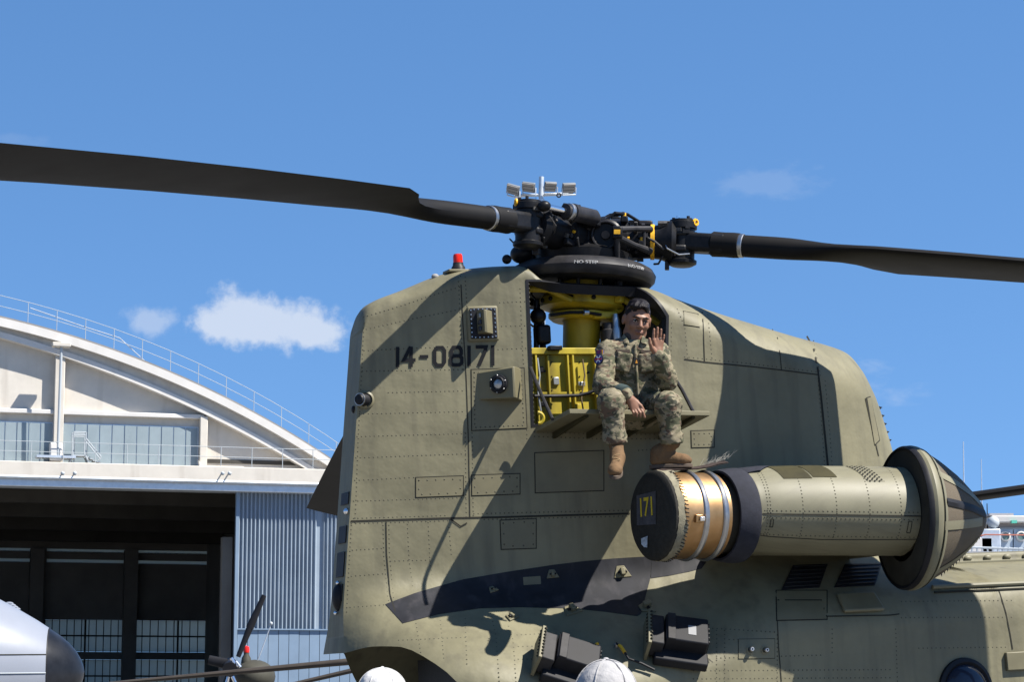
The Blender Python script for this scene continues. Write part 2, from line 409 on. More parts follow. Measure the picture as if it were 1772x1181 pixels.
def blade(az0, org, droop, pitch0, sag=0.012, length=8.4, name='rotor_blade'):
    d0 = MX * math.cos(rad(az0)) + MY * math.sin(rad(az0)); le = MX * math.sin(rad(az0)) - MY * math.cos(rad(az0))
    foil = airfoil(1.0, 0.12); N = len(foil); ang = np.arctan2(foil[:, 1] * 6, foil[:, 0] + 0.25)
    secs = []
    ss = [0.26, 0.42, 0.55, 0.65, 0.75, 0.82, 0.9, 0.97, 1.05, 1.2, 1.35, 1.5, 1.65, 1.9, 2.5, 3.2, 4, 5, 6, 7, 7.8, length]
    for s in ss:
        c = org + d0 * s - MZ * (math.tan(droop) * s + sag * s * s * 0.5)
        k = float(smooth01((s - (0.78 if az0 == 210 else 0.66)) / (1.15 if az0 == 210 else 0.68))); ch = 0.81 * k + 0.15 * (1 - k)
        p = rad(pitch0 - 1.2 * s)
        a = le * math.cos(p) + MZ * math.sin(p); b = MZ * math.cos(p) - le * math.sin(p)
        th = 0.105 / 0.12 * (1 - k) * 0.0 + 1.0
        fx = foil[:, 0] * ch; fy = foil[:, 1] * (0.81 if k > 0 else 0.81) * (0.9)
        ci = np.stack([np.cos(ang), np.sin(ang)], 1) * 0.075
        X = fx * k + ci[:, 0] * (1 - k); Y = fy * k + ci[:, 1] * (1 - k)
        secs.append([c + a * x + b * y for x, y in zip(X, Y)])
    P = np.array(secs); m = MB(); m.grid(P, closed_v=True)
    m.add(list(P[-1]), [tuple(range(N))]); m.add(list(P[0]), [tuple(range(N))[::-1]])
    return m.build(name, 'blade_black', heli, angle=50)
for az, baz in zip(ARM_AZ, BLADE_AZ):
    blade(baz, disc(az, HINGE), DROOP[baz], 3.0)
# ---- drip ring below the hub
R0 = MZ * 0.0
m = MB(); m.lathe([(0.025, 0.20), (0.035, 0.36), (0.028, 0.43), (0.002, 0.475), (-0.035, 0.497), (-0.07, 0.49), (-0.095, 0.465), (-0.10, 0.40), (-0.09, 0.2)], R0, MZ, n=72)
ring = m.build('drip_ring', 'hub_grey', heli)
# ================================================================== skin details
def surf_arr(u, w, off=0.0):
    u = np.asarray(u, float); w = np.asarray(w, float); e = 0.004
    h = hw(u, w); nu = (hw(u + e, w) - hw(u - e, w)) / (2 * e); nw = (hw(u, w + e) - hw(u, w - e)) / (2 * e)
    n = np.stack([-nu, -np.ones_like(u), -nw], -1); n /= np.linalg.norm(n, axis=-1, keepdims=True)
    return np.stack([u, -h, w], -1) + n * np.asarray(off)[..., None] if np.ndim(off) else np.stack([u, -h, w], -1) + n * off, n
def hits(px, py):
    """vectorised: (u, w) of the skin points seen at pixels"""
    px = np.asarray(px, float); py = np.asarray(py, float)
    d = _fw + _rt * ((px - IW / 2) / F)[..., None] + _up * ((IH / 2 - py) / F)[..., None]
    v = np.full(px.shape, -0.5); dv = d @ V; c0 = (O - CAM) @ V
    for _ in range(70):
        t = (c0 + v) / dv; P = CAM + d * t[..., None] - O; u = P @ U; w = P @ Wv
        v = 0.6 * v - 0.4 * hw(u, w)
    return u, w
def resample(pts, step):
    pts = np.asarray(pts, float); L = np.concatenate([[0], np.cumsum(np.linalg.norm(np.diff(pts, axis=0), axis=1))])
    n = max(2, int(round(L[-1] / step)) + 1); q = np.linspace(0, L[-1], n)
    return np.stack([np.interp(q, L, pts[:, 0]), np.interp(q, L, pts[:, 1])], 1)
RIV = []                                                    # (u, w, radius)
def rivets(poly, step=8.0, r=0.0052):
    q = resample(poly, step); RIV.append((q, r))
def flush_rivets(name, parent):
    allp = np.concatenate([q for q, r in RIV]); rr = np.concatenate([np.full(len(q), r) for q, r in RIV])
    u, w = hits(allp[:, 0], allp[:, 1]); P, N = surf_arr(u, w, 0.0); mb = MB()
    d = _fw + _rt * ((allp[:, 0] - IW / 2) / F)[:, None] + _up * ((IH / 2 - allp[:, 1]) / F)[:, None]; d /= np.linalg.norm(d, axis=1, keepdims=True)
    Pw = O + P[:, :1] * U + P[:, 1:2] * V + P[:, 2:] * Wv - CAM; err = np.linalg.norm(Pw - d * (Pw * d).sum(1, keepdims=True), axis=1)
    Nw = N[:, :1] * U + N[:, 1:2] * V + N[:, 2:] * Wv; ok = (err < 0.004) & ((Nw * d).sum(1) < -0.12)      # keep those that really lie on the near skin
    for p, n, r in zip(P[ok], N[ok], rr[ok]):
        x, y, z = frame_from(n); vs = [p + (x * math.cos(a) + y * math.sin(a)) * r for a in np.arange(6) * math.pi / 3] + [p + n * 0.0022]
        mb.add(vs, [(i, (i + 1) % 6, 6) for i in range(6)])
    o = mb.build(name, 'rivet', parent, smooth=False, fix=False); o['kind'] = 'stuff'; RIV.clear(); return o
def strip(top, bot, off, nx, ny, name, material, parent=None):
    """a skin-hugging patch between two pixel polylines"""
    a = resample(top, 1.0); b = resample(bot, 1.0)
    ia = np.linspace(0, len(a) - 1, nx + 1); A = np.stack([np.interp(ia, np.arange(len(a)), a[:, k]) for k in (0, 1)], 1)
    ib = np.linspace(0, len(b) - 1, nx + 1); B = np.stack([np.interp(ib, np.arange(len(b)), b[:, k]) for k in (0, 1)], 1)
    t = np.linspace(0, 1, ny + 1)[None, :, None]; G = A[:, None, :] * (1 - t) + B[:, None, :] * t
    u, w = hits(G[..., 0], G[..., 1]); P, N = surf_arr(u, w, off)
    mb = MB(); mb.grid(P)
    # turned-in edge so the patch has thickness
    Q = np.stack([u, -hw(u, w), w], -1) - N * 0.001
    rim = [(i, 0) for i in range(nx + 1)] + [(nx, j) for j in range(1, ny + 1)] + [(i, ny) for i in range(nx - 1, -1, -1)] + [(0, j) for j in range(ny - 1, 0, -1)]
    mb.add([P[i, j] for i, j in rim] + [Q[i, j] for i, j in rim], [(k, (k + 1) % len(rim), len(rim) + (k + 1) % len(rim), len(rim) + k) for k in range(len(rim))])
    return mb.build(name, material, parent or heli, fix=False)
def poly_strokes(lines, half, off, name, material, parent=None, closed=False):
    """painted or grooved lines: pixel polylines of half width half (pixels), mitred"""
    mb = MB()
    for k, ln in enumerate(lines):
        ln = np.asarray(ln, float); cl = np.allclose(ln[0], ln[-1]); pts = ln[:-1] if cl else ln; n = len(pts); L = []; R = []
        for i in range(n):
            p = pts[i]; a = pts[(i - 1) % n] if (cl or i > 0) else None; b = pts[(i + 1) % n] if (cl or i < n - 1) else None
            d1 = (p - a) / np.linalg.norm(p - a) if a is not None else None; d2 = (b - p) / np.linalg.norm(b - p) if b is not None else None
            d1 = d2 if d1 is None else d1; d2 = d1 if d2 is None else d2
            n1 = np.array([-d1[1], d1[0]]); n2 = np.array([-d2[1], d2[0]]); mm = n1 + n2; mm /= np.linalg.norm(mm); sc_ = min(half / max(mm @ n1, 0.35), half * 2)
            L.append(p + mm * sc_); R.append(p - mm * sc_)
        segs = [(i, (i + 1) % n) for i in range(n if cl else n - 1)]
        for i, j in segs:
            m = max(1, int(np.linalg.norm(pts[j] - pts[i]) / 14)); t = np.linspace(0, 1, m + 1)[:, None]
            A = np.array(L[i]) * (1 - t) + np.array(L[j]) * t; B = np.array(R[i]) * (1 - t) + np.array(R[j]) * t
            G = np.stack([A, (A + B) / 2, B], 1); u, w = hits(G[..., 0], G[..., 1]); P, N = surf_arr(u, w, off + 0.0003 * k if k < 8 else off)
            mb.grid(P)
    return mb.build(name, material, parent or heli, fix=False)
def panel(c4, name='access_panel', off=0.004, material='olive_panel', riv=True, step=9, gap=1.3):
    """raised plate from four pixel corners (tl, tr, br, bl) with a dark joint around it"""
    tl, tr, br, bl = [np.array(p, float) for p in c4]
    c = (tl + tr + br + bl) / 4
    def grow(p, g): d = p - c; return p + np.sign(d) * g
    o = strip([tl, tr], [bl, br], off, 6, 5, name, material)
    poly_strokes([[grow(tl, gap * .5), grow(tr, gap * .5), grow(br, gap * .5), grow(bl, gap * .5), grow(tl, gap * .5)]], gap * 0.8, 0.0016, 'panel_joint', 'seam_dark', o)
    if riv:
        q = [grow(p, -4.5) for p in (tl, tr, br, bl, tl)]
        SV = RIV.copy(); RIV.clear(); rivets(q, step, 0.006)
        allp = RIV[0][0]; u, w = hits(allp[:, 0], allp[:, 1]); P, N = surf_arr(u, w, off); mb = MB()
        for p, n in zip(P, N):
            x, y, z = frame_from(n); vs = [p + (x * math.cos(a) + y * math.sin(a)) * 0.006 for a in np.arange(6) * math.pi / 3] + [p + n * 0.003]
            mb.add(vs, [(i, (i + 1) % 6, 6) for i in range(6)])
        r_ = mb.build('panel_screws', 'rivet', o, smooth=False, fix=False); r_['kind'] = 'stuff'
        RIV.clear(); RIV.extend(SV)
    return o
# joints between the skin sheets
poly_strokes([[(607, 903), (700, 900), (780, 897.5), (860, 896), (1000, 892), (1090, 889.5)]], 1.6, 0.002, 'skin_joint', 'seam_dark')
poly_strokes([[(797, 478), (801, 560), (807, 660), (811, 780), (813, 897)]], 0.9, 0.002, 'skin_joint', 'seam_dark')
poly_strokes([[(778, 898), (797, 912), (808, 906)]], 1.2, 0.0035, 'skin_joint', 'seam_dark')
poly_strokes([[(1396, 582), (1408, 605), (1415, 640), (1421, 690), (1427, 750), (1433, 812)]], 1.6, 0.002, 'skin_joint', 'seam_dark')
poly_strokes([[(1184, 622), (1219, 627), (1300, 635), (1352, 641), (1415, 649)]], 1.0, 0.0026, 'skin_joint', 'seam_dark')
poly_strokes([[(1215, 540), (1217, 570), (1219, 626)]], 0.8, 0.003, 'skin_joint', 'seam_dark')
poly_strokes([[(1336, 570), (1345, 585), (1349, 610), (1352, 640)]], 0.7, 0.003, 'skin_joint', 'seam_dark')
poly_strokes([[(668, 903), (669, 960), (675, 1030), (684, 1060)]], 0.9, 0.003, 'skin_joint', 'seam_dark')
poly_strokes([[(1497, 690), (1506, 730), (1514, 765), (1520, 790)]], 0.8, 0.003, 'skin_joint', 'seam_dark')
poly_strokes([[(1345, 1075), (1347, 1120), (1352, 1181)]], 0.8, 0.003, 'skin_joint', 'seam_dark')
poly_strokes([[(1728, 1022), (1740, 1060), (1748, 1100), (1752, 1125)]], 1.0, 0.003, 'skin_joint', 'seam_dark')
# rivet rows
for ln in [[(629, 549), (690, 531), (740, 514), (795, 497)], [(634, 570), (700, 555), (795, 536)], [(630, 607), (790, 600)], [(627, 643), (800, 640)], [(672, 680), (800, 677)],
           [(622, 717), (800, 713)], [(618, 756), (806, 751)], [(616, 793), (806, 786)], [(614, 832), (716, 827)], [(612, 868), (806, 862)], [(612, 898), (770, 893)],
           [(608, 907), (775, 902)], [(838, 900), (1085, 894)], [(820, 890), (1085, 884)],
           [(793, 480), (797, 560), (802, 640)], [(805, 480), (808, 530)], [(805, 750), (807, 895)], [(817, 750), (819, 893)],
           [(608, 910), (603, 1000), (600, 1060)], [(614, 905), (616, 870), (620, 760), (626, 640), (630, 560)],
           [(663, 910), (664, 960), (671, 1035), (680, 1062)], [(673, 910), (674, 960), (681, 1035)], [(705, 908), (708, 970), (716, 1030)], [(741, 905), (744, 970), (749, 1010)], [(777, 914), (781, 960)],
           [(610, 953), (660, 950)], [(676, 972), (744, 970)], [(608, 998), (662, 994)], [(606, 1052), (664, 1048)], [(690, 1109), (805, 1104)], [(720, 1080), (728, 1130)], [(762, 1075), (768, 1140)], [(805, 1072), (808, 1150)],
           [(849, 1062), (858, 1100), (864, 1180)], [(880, 1085), (888, 1110), (893, 1181)], [(895, 1100), (970, 1096)], [(897, 1120), (960, 1118)], [(897, 1142), (950, 1141)],
           [(915, 492), (918, 560), (921, 640), (924, 735)], [(900, 500), (904, 600), (910, 690), (912, 760)], [(865, 524), (908, 522)], [(868, 565), (908, 564)], [(862, 605), (910, 603)],
           [(1162, 560), (1160, 700)], [(1172, 535), (1185, 565), (1190, 620)], [(925, 748), (1040, 752), (1140, 752)], [(925, 756), (1040, 760), (1140, 760)], [(1105, 780), (1140, 778)],
           [(1185, 618), (1300, 630), (1412, 644)], [(1428, 660), (1436, 750), (1440, 806)], [(1416, 660), (1423, 750), (1427, 806)], [(1408, 590), (1420, 650)],
           [(1225, 545), (1232, 620)], [(1110, 830), (1150, 800)],
           [(1240, 1092), (1240, 1181)], [(1254, 1092), (1254, 1181)], [(1180, 1085), (1340, 1095)], [(1262, 1108), (1340, 1108)], [(1200, 1162), (1540, 1160)], [(1200, 1176), (1540, 1174)], [(1240, 1140), (1420, 1135)], [(1345, 1100), (1345, 1180)],
           [(1280, 1112), (1338, 1112)], [(1280, 1136), (1338, 1136)], [(1590, 1123), (1740, 1121)], [(1550, 1090), (1553, 1180)], [(1440, 1090), (1440, 1130)], [(1560, 1042), (1750, 1040)], [(1560, 1070), (1750, 1069)]]:
    rivets(ln, 7.6)
flush_rivets('rivet_rows', heli)
# plates
panel([(720, 828), (801, 825), (801, 858), (720, 861)], step=15)
panel([(817, 824), (899, 821), (899, 855), (817, 858)], step=15)
panel([(926, 785), (1044, 781), (1044, 849), (927, 853)], riv=False)
panel([(866, 902), (927, 899), (927, 949), (868, 951)], step=18)
panel([(1196, 747), (1235, 746), (1235, 774), (1197, 775)], step=9)
panel([(816, 641), (906, 638), (911, 741), (817, 745)], step=8)
panel([(1183, 540), (1207, 545), (1209, 566), (1184, 562)], riv=False)
panel([(1500, 690), (1506, 688), (1521, 762), (1513, 770)], riv=False)
panel([(1344, 1024), (1430, 1024), (1430, 1072), (1345, 1074)], riv=False, gap=1.6)
panel([(1278, 1108), (1340, 1107), (1340, 1140), (1278, 1141)], riv=False, material='olive_paint', gap=0.8)
panel([(905, 1000), (935, 998), (936, 1012), (906, 1014)], riv=False, gap=0.6)
# black anti-soot patch along the flank
TOPB = [(667, 1047), (720, 1027), (800, 1004), (880, 990), (960, 978), (1040, 969), (1130, 964), (1205, 966), (1222, 974)]
BOTB = [(697, 1080), (760, 1064), (830, 1054), (900, 1052), (980, 1054), (1040, 1059), (1108, 1068), (1118, 1030), (1125, 1003), (1215, 984)]
strip([(667, 1047), (720, 1027), (800, 1004), (880, 990), (960, 978), (1010, 972)], [(697, 1080), (760, 1064), (830, 1054), (900, 1052), (980, 1054), (1010, 1056)], 0.003, 40, 8, 'black_flank_patch', 'black_skin_patch')
strip([(1010, 972), (1060, 967.5), (1110, 964.5), (1128, 964)], [(1010, 1056), (1050, 1060), (1108, 1068), (1125, 1003)], 0.0031, 16, 8, 'black_flank_patch', 'black_skin_patch')
strip([(1128, 964), (1170, 964), (1205, 967), (1222, 974)], [(1126, 1002), (1160, 997), (1195, 990), (1214, 985)], 0.0032, 12, 4, 'black_flank_patch', 'black_skin_patch')
# tail number
def G(x0, x1, y0, y1, lines):
    k = (598.5 - 601.5) / (855 - 685)
    return [[(x0 + (x1 - x0) * a, y0 + (y1 - y0) * b + k * (x0 + (x1 - x0) * a - 685)) for a, b in ln] for ln in lines]
ch = 0.22
n1 = [[(0.5, 0), (0.5, 1)]]
n4 = [[(0.62, 0.0), (0.02, 0.66), (1.05, 0.66)], [(0.66, 0), (0.66, 1)]]
nd = [[(0, 0.5), (1, 0.5)]]
n0 = [[(ch, 0.07), (1 - ch, 0.07), (1, ch), (1, 1 - ch), (1 - ch, 0.93), (ch, 0.93), (0, 1 - ch), (0, ch), (ch, 0.07)]]
n8 = [[(ch, 0.07), (1 - ch, 0.07), (0.95, ch), (0.95, 0.40), (1 - ch, 0.49), (ch, 0.49), (0.05, 0.40), (0.05, ch), (ch, 0.07)],
      [(ch, 0.49), (1 - ch, 0.49), (1, 0.6), (1, 1 - ch + .05), (1 - ch, 0.93), (ch, 0.93), (0, 1 - ch + .05), (0, 0.6), (ch, 0.49)]]
n7 = [[(0, 0.07), (1, 0.07), (0.9, 0.3), (0.3, 1.0)]]
y0, y1 = 601, 636.5
num = []
for x0, x1, g in [(684, 692, n1), (698, 718, n4), (726, 741, nd), (752, 769, n0), (780, 799, n8), (808, 815, n1), (823, 841, n7), (849, 856, n1)]: num += G(x0, x1, y0, y1, g)
for k, ln in enumerate(num): poly_strokes([ln], 3.0, 0.0045 + 0.0003 * (k % 3), 'tail_number_stroke', 'mark_black')

# ---- text helper: flat outlines of a string
def text_geo(s, size):
    cu = bpy.data.curves.new('txt', 'FONT'); cu.body = s; cu.size = size; cu.align_x = 'CENTER'; cu.align_y = 'CENTER'; cu.offset = size * 0.02
    ob = bpy.data.objects.new('txt', cu); col.objects.link(ob); dg = bpy.context.evaluated_depsgraph_get()
    me = ob.evaluated_get(dg).to_mesh(); v = [tuple(x.co) for x in me.vertices]; f = [tuple(p.vertices) for p in me.polygons]
    ob.evaluated_get(dg).to_mesh_clear(); bpy.data.objects.remove(ob); bpy.data.curves.remove(cu); return v, f
def text_on(s, size, org, x, y, off, name, material, parent):
    v, f = text_geo(s, size); org = np.asarray(org); n = np.cross(x, y)
    MB().add([org + x * a + y * b + n * off for a, b, c in v], f).build(name, material, parent, smooth=False, fix=False)
def text_skin(s, px, py, size, name, material, off=0.004):
    u, w = hit(px, py); P, n = surf(u, w, 0); x = np.array([1.0, 0, 0]); x = x - n * (x @ n); x /= np.linalg.norm(x); y = np.cross(n, x)
    text_on(s, size, P, x, y, off, name, material, heli)
text_skin('FLARE ONLY', 1213, 1146, 0.046, 'stencil_text', 'dull_text')

# ---- fittings on the skin
def skin_frame(px, py):
    u, w = hit(px, py); P, n = surf(u, w, 0); x = np.array([1.0, 0, 0]); x = x - n * (x @ n); x /= np.linalg.norm(x); y = np.cross(n, x); return P, x, y, n
# upper sensor: recessed bezel with an angled housing
P, x, y, n = skin_frame(835, 561); ax = [x, y, n]
sens = MB().box(P + n * 0.012, (0.205, 0.232, 0.03), ax).build('sensor_mount', 'olive_panel', heli, bevel=0.018, segs=3)
MB().box(P + n * 0.030 + x * 0.002, (0.172, 0.20, 0.012), ax).build('bezel', 'black_paint', sens, bevel=0.012, segs=3)
k = MB()
for i in range(7):
    for sx in (-1, 1): k.cyl(P + n * 0.034 + x * 0.078 * sx + y * (i - 3) * 0.029, P + n * 0.039 + x * 0.078 * sx + y * (i - 3) * 0.029, 0.0045, n=8)
for i in range(5):
    for sy in (-1, 1): k.cyl(P + n * 0.034 + y * 0.092 * sy + x * (i - 2) * 0.028, P + n * 0.039 + y * 0.092 * sy + x * (i - 2) * 0.028, 0.0045, n=8)
k.build('bezel_screws', 'steel', sens)['kind'] = 'stuff'
q = P + n * 0.036 + x * 0.004
MB().prism([q - x * 0.045 - y * 0.07, q + x * 0.052 - y * 0.075, q + x * 0.052 - y * 0.075 + n * 0.02, q + x * 0.005 - y * 0.075 + n * 0.085, q - x * 0.012 - y * 0.07 + n * 0.085], y * 0.15).build('housing', 'olive_panel', sens, bevel=0.003)
for i, mt in enumerate(('steel', 'lens_glass', 'lens_glass')):
    c = q - x * 0.031 + n * 0.046 + y * (0.042 - i * 0.042); nn = n * 0.033 - x * 0.085; nn = np.cross(y, np.array(q - x * 0.012 + n * 0.085) - np.array(q - x * 0.045)); nn /= np.linalg.norm(nn)
    if nn @ x > 0: nn = -nn
    a2 = np.cross(y, nn); MB().box(c + nn * 0.004, (0.03, 0.03, 0.012), [a2, y, nn]).build('sensor_window', mt, sens, bevel=0.003)
# lower sensor: wedge fairing with a round aft-looking lens
P, x, y, n = skin_frame(866, 668); ax = [x, y, n]
wd = MB(); b0 = [P - x * 0.155 - y * 0.088, P + x * 0.14 - y * 0.105, P + x * 0.14 + y * 0.11, P - x * 0.155 + y * 0.088]
t0 = [P + x * 0.055 - y * 0.098 + n * 0.15, P + x * 0.07 - y * 0.1 + n * 0.15, P + x * 0.07 + y * 0.108 + n * 0.15, P + x * 0.055 + y * 0.102 + n * 0.15]
wd.add(b0 + t0, [(0, 3, 7, 4), (4, 7, 6, 5), (1, 5, 6, 2), (0, 4, 5, 1), (3, 2, 6, 7), (3, 2, 1, 0)])
wed = wd.build('sensor_fairing', 'olive_panel', heli, bevel=0.006)
fn = np.cross(np.array(b0[3]) - b0[0], np.array(t0[0]) - b0[0]); fn /= np.linalg.norm(fn)
if fn @ n < 0: fn = -fn
fc = (np.array(b0[0]) + b0[3] + t0[0] + t0[3]) / 4 + (np.array(t0[0]) - b0[0]) * 0.12
MB().lathe([(0, 0.062), (0.02, 0.06), (0.024, 0.05), (0.034, 0.046), (0.034, 0.036), (0.02, 0.033)], fc, fn, n=28).build('lens_ring', 'black_paint', wed)
MB().lathe([(0.02, 0.036), (0.026, 0.022), (0.028, 0.001)], fc, fn, n=24).build('lens', 'steel', wed)
a_, b_, c_ = frame_from(fn)
for i in range(6): MB().sphere(fc + fn * 0.022 + (a_ * math.cos(i) + b_ * math.sin(i)) * 0.055, 0.006, 8, 6).build('lens_screw', 'steel', wed)
# aft side light
P, x, y, n = skin_frame(632, 693); d = n * 0.75 - x * 0.66
lt = MB().lathe([(-0.02, 0.062), (0.012, 0.058), (0.02, 0.045)], P, n, n=28).build('side_light', 'olive_panel', heli)
MB().lathe([(0.0, 0.04), (0.06, 0.038), (0.075, 0.03), (0.078, 0.0)], P + n * 0.005, d, n=24).build('light_barrel', 'black_paint', lt)
MB().lathe([(0.055, 0.041), (0.063, 0.041), (0.063, 0.036)], P + n * 0.005, d, n=24).build('light_rim', 'steel', lt)
# trailing edge: dark vents, tail lamp, static ball
def te_pt(w, v): return np.array([S_TE + 0.119 * (w + 0.27) - 0.004, v, w])
for w_, hh in ((-1.73, 0.07), (-1.92, 0.10), (-2.1, 0.07), (-1.5, 0.05)):
    MB().box(te_pt(w_, -0.02), (0.006, 0.15, hh * 1.6), [np.array([0.993, 0, -0.118]), np.array([0, 1, 0]), np.array([0.118, 0, 0.993])]).build('vent_cover', 'black_paint', heli, bevel=0.002)
tl = MB().sphere(te_pt(-2.13, -0.03), 0.075, 20, 12, (0.55, 0.7, 1.15)).build('tail_lamp', 'black_paint', heli)
MB().sphere(te_pt(-2.035, -0.03) - np.array([0.012, 0, 0]), 0.014, 10, 8).build('lamp_screw', 'chrome', tl)
MB().sphere(te_pt(-2.225, -0.03) - np.array([0.012, 0, 0]), 0.014, 10, 8).build('lamp_screw', 'chrome', tl)
MB().sphere(te_pt(-1.585, -0.075), 0.022, 14, 10).build('tail_probe', 'chrome', heli)
MB().sphere(te_pt(-0.93, -0.06), 0.02, 14, 10, (0.6, 1, 1.2)).build('tail_probe', 'black_paint', heli)
# rounded lower end of the pylon
# fittings and tie-down brackets on the flank
def bracket(px, py, s=1.0, rot=0.0):
    P, x, y, n = skin_frame(px, py); a = x * math.cos(rot) + y * math.sin(rot); b = np.cross(n, a)
    m = MB(); m.prism([P - a * .06 * s - b * .035 * s, P + a * .06 * s - b * .035 * s, P + a * .02 * s + b * .045 * s, P - a * .03 * s + b * .045 * s], n * 0.012)
    o = m.build('tie_down_bracket', 'olive_panel', heli, bevel=0.004)
    MB().box(P + n * 0.026 * s, (0.03 * s, 0.05 * s, 0.035 * s), [a, b, n]).build('lug', 'olive_panel', o, bevel=0.006)
    MB().cyl(P + n * .02 - a * .03 * s, P + n * .02 + a * .03 * s, 0.008 * s, n=10).build('lug_pin', 'black_paint', o)
bracket(1076, 992); bracket(956, 995, .7); bracket(990, 1058, 1.05, 0.2); bracket(885, 1070, .75, 0.5); bracket(1119, 1052, 1.1, 1.6); bracket(853, 1022, .55, 0.3)
for px in (1298, 1323):
    P, x, y, n = skin_frame(px, 1126)
    o = MB().lathe([(0, 0.03), (0.006, 0.03), (0.008, 0.018)], P, n, n=20).build('ground_stud', 'olive_panel', heli)
    MB().lathe([(0.004, 0.016), (0.035, 0.015), (0.04, 0.011), (0.04, 0.006), (0.03, 0.005)], P, n, n=16).build('stud_tip', 'steel', o)
# vents on the engine support fairing and the air scoop
for c4 in ([(1372, 980), (1432, 978), (1418, 1018), (1352, 1022)], [(1462, 978), (1526, 976), (1514, 1014), (1443, 1018)]):
    o = strip([c4[0], c4[1]], [c4[3], c4[2]], 0.006, 8, 6, 'vent_grille', 'black_paint')
    for j in range(6):
        t = (j + 0.5) / 6; a = np.array(c4[0]) * (1 - t) + np.array(c4[3]) * t; b = np.array(c4[1]) * (1 - t) + np.array(c4[2]) * t
        q = resample([a * .96 + b * .04, a * .04 + b * .96], 8); u, w = hits(q[:, 0], q[:, 1]); Pq, N = surf_arr(u, w, 0.010)
        MB().tube(Pq, 0.005, 6).build('louvre', 'hub_black', o)
P, x, y, n = skin_frame(1485, 1042)
MB().prism([P - x * .15 - y * .1, P + x * .15 - y * .1, P + x * .14 + y * .06 + n * .0, P - x * .14 + y * .06], n * 0.03).build('air_scoop', 'olive_panel', heli, bevel=0.014, segs=3)
poly_strokes([[(1345, 1040), (1421, 1040), (1430, 1068), (1540, 1066), (1556, 1064)]], 1.0, 0.004, 'skin_joint', 'seam_dark')
P, x, y, n = skin_frame(1760, 1145)
MB().box(P + n * 0.012, (0.19, 0.12, 0.03), [x, y, n]).build('access_box', 'olive_panel', heli, bevel=0.006)
# bubble window low on the fuselage
P, x, y, n = skin_frame(1670, 1196)
bw = MB().lathe([(-0.01, 0.215), (0.02, 0.21), (0.03, 0.185), (0.015, 0.165)], P, n, n=48).build('bubble_window', 'black_paint', heli)
MB().lathe([(0.012, 0.168), (0.05, 0.15), (0.085, 0.10), (0.1, 0.04), (0.102, 0.001)], P, n, n=40).build('window_dome', 'lens_glass', bw)
# gutter and tunnel on the fuselage crown
uu = np.linspace(1.95, 9.0, 40); m = MB()
for i in range(len(uu) - 1):
    pass
ww = np.full_like(uu, -2.255); Pg, Ng = surf_arr(uu, ww, 0.012); m.tube(Pg, 0.016, 8); m.build('rain_gutter', 'olive_nacelle', heli)
Pg2, _ = surf_arr(uu, ww - 0.03, 0.004); MB().tube(Pg2, 0.007, 6).build('gutter_seal', 'seam_dark', heli)
for i in range(22):
    u_ = 2.35 + i * 0.16
    MB().sphere((u_, -0.31, -2.045), 0.03, 12, 8, (1.1, 0.6, 0.7)).build('tunnel_latch', 'olive_nacelle', heli)
MB().tube([(2.45, -0.34, -2.075), (5.5, -0.34, -2.075), (9.0, -0.34, -2.075)], 0.012, 6).build('tunnel_rail', 'olive_nacelle', heli)
# saw-tooth vane on the pylon leading edge
m = MB(); zz = np.linspace(-0.93, -1.22, 6)
for i in range(5):
    a = np.array([interp(zz[i], XLE) - 0.012, 0, zz[i]]); b = np.array([interp(zz[i + 1], XLE) - 0.012, 0, zz[i + 1]]); c = (a + b) / 2 + np.array([0.06, 0, 0.012])
    m.prism([a + [0, -.006, 0], b + [0, -.006, 0], c + np.array([0, -.006, 0])], np.array([0, 0.012, 0]))
m.build('cable_cutter_teeth', 'hub_grey', heli)
# beacon and antennas on the crown
p = J(793, 463, -0.12); o = MB().lathe([(-0.04, 0.05), (0.0, 0.045), (0.012, 0.036), (0.03, 0.034)], p, (0, 0, 1), n=24).build('beacon_light', 'hub_grey', heli)
mat('red_glass', (0.55, 0.02, 0.012), 0.12, spec=0.8)
MB().lathe([(0.03, 0.032), (0.075, 0.031), (0.088, 0.026), (0.09, 0.0)], p, (0, 0, 1), n=20).build('beacon_glass', 'red_glass', o)
MB().box(p + np.array([0.02, 0, -0.03]), (0.22, 0.12, 0.02)).build('beacon_base', 'olive_panel', heli, bevel=0.006)
MB().sphere(J(753, 479, -0.1), 0.02, 14, 8, (1.3, 1, 1)).build('small_antenna', 'white_text', heli)
MB().sphere(J(877, 449, -0.25), 0.032, 14, 10).build('rubber_dome', 'hub_black', heli)

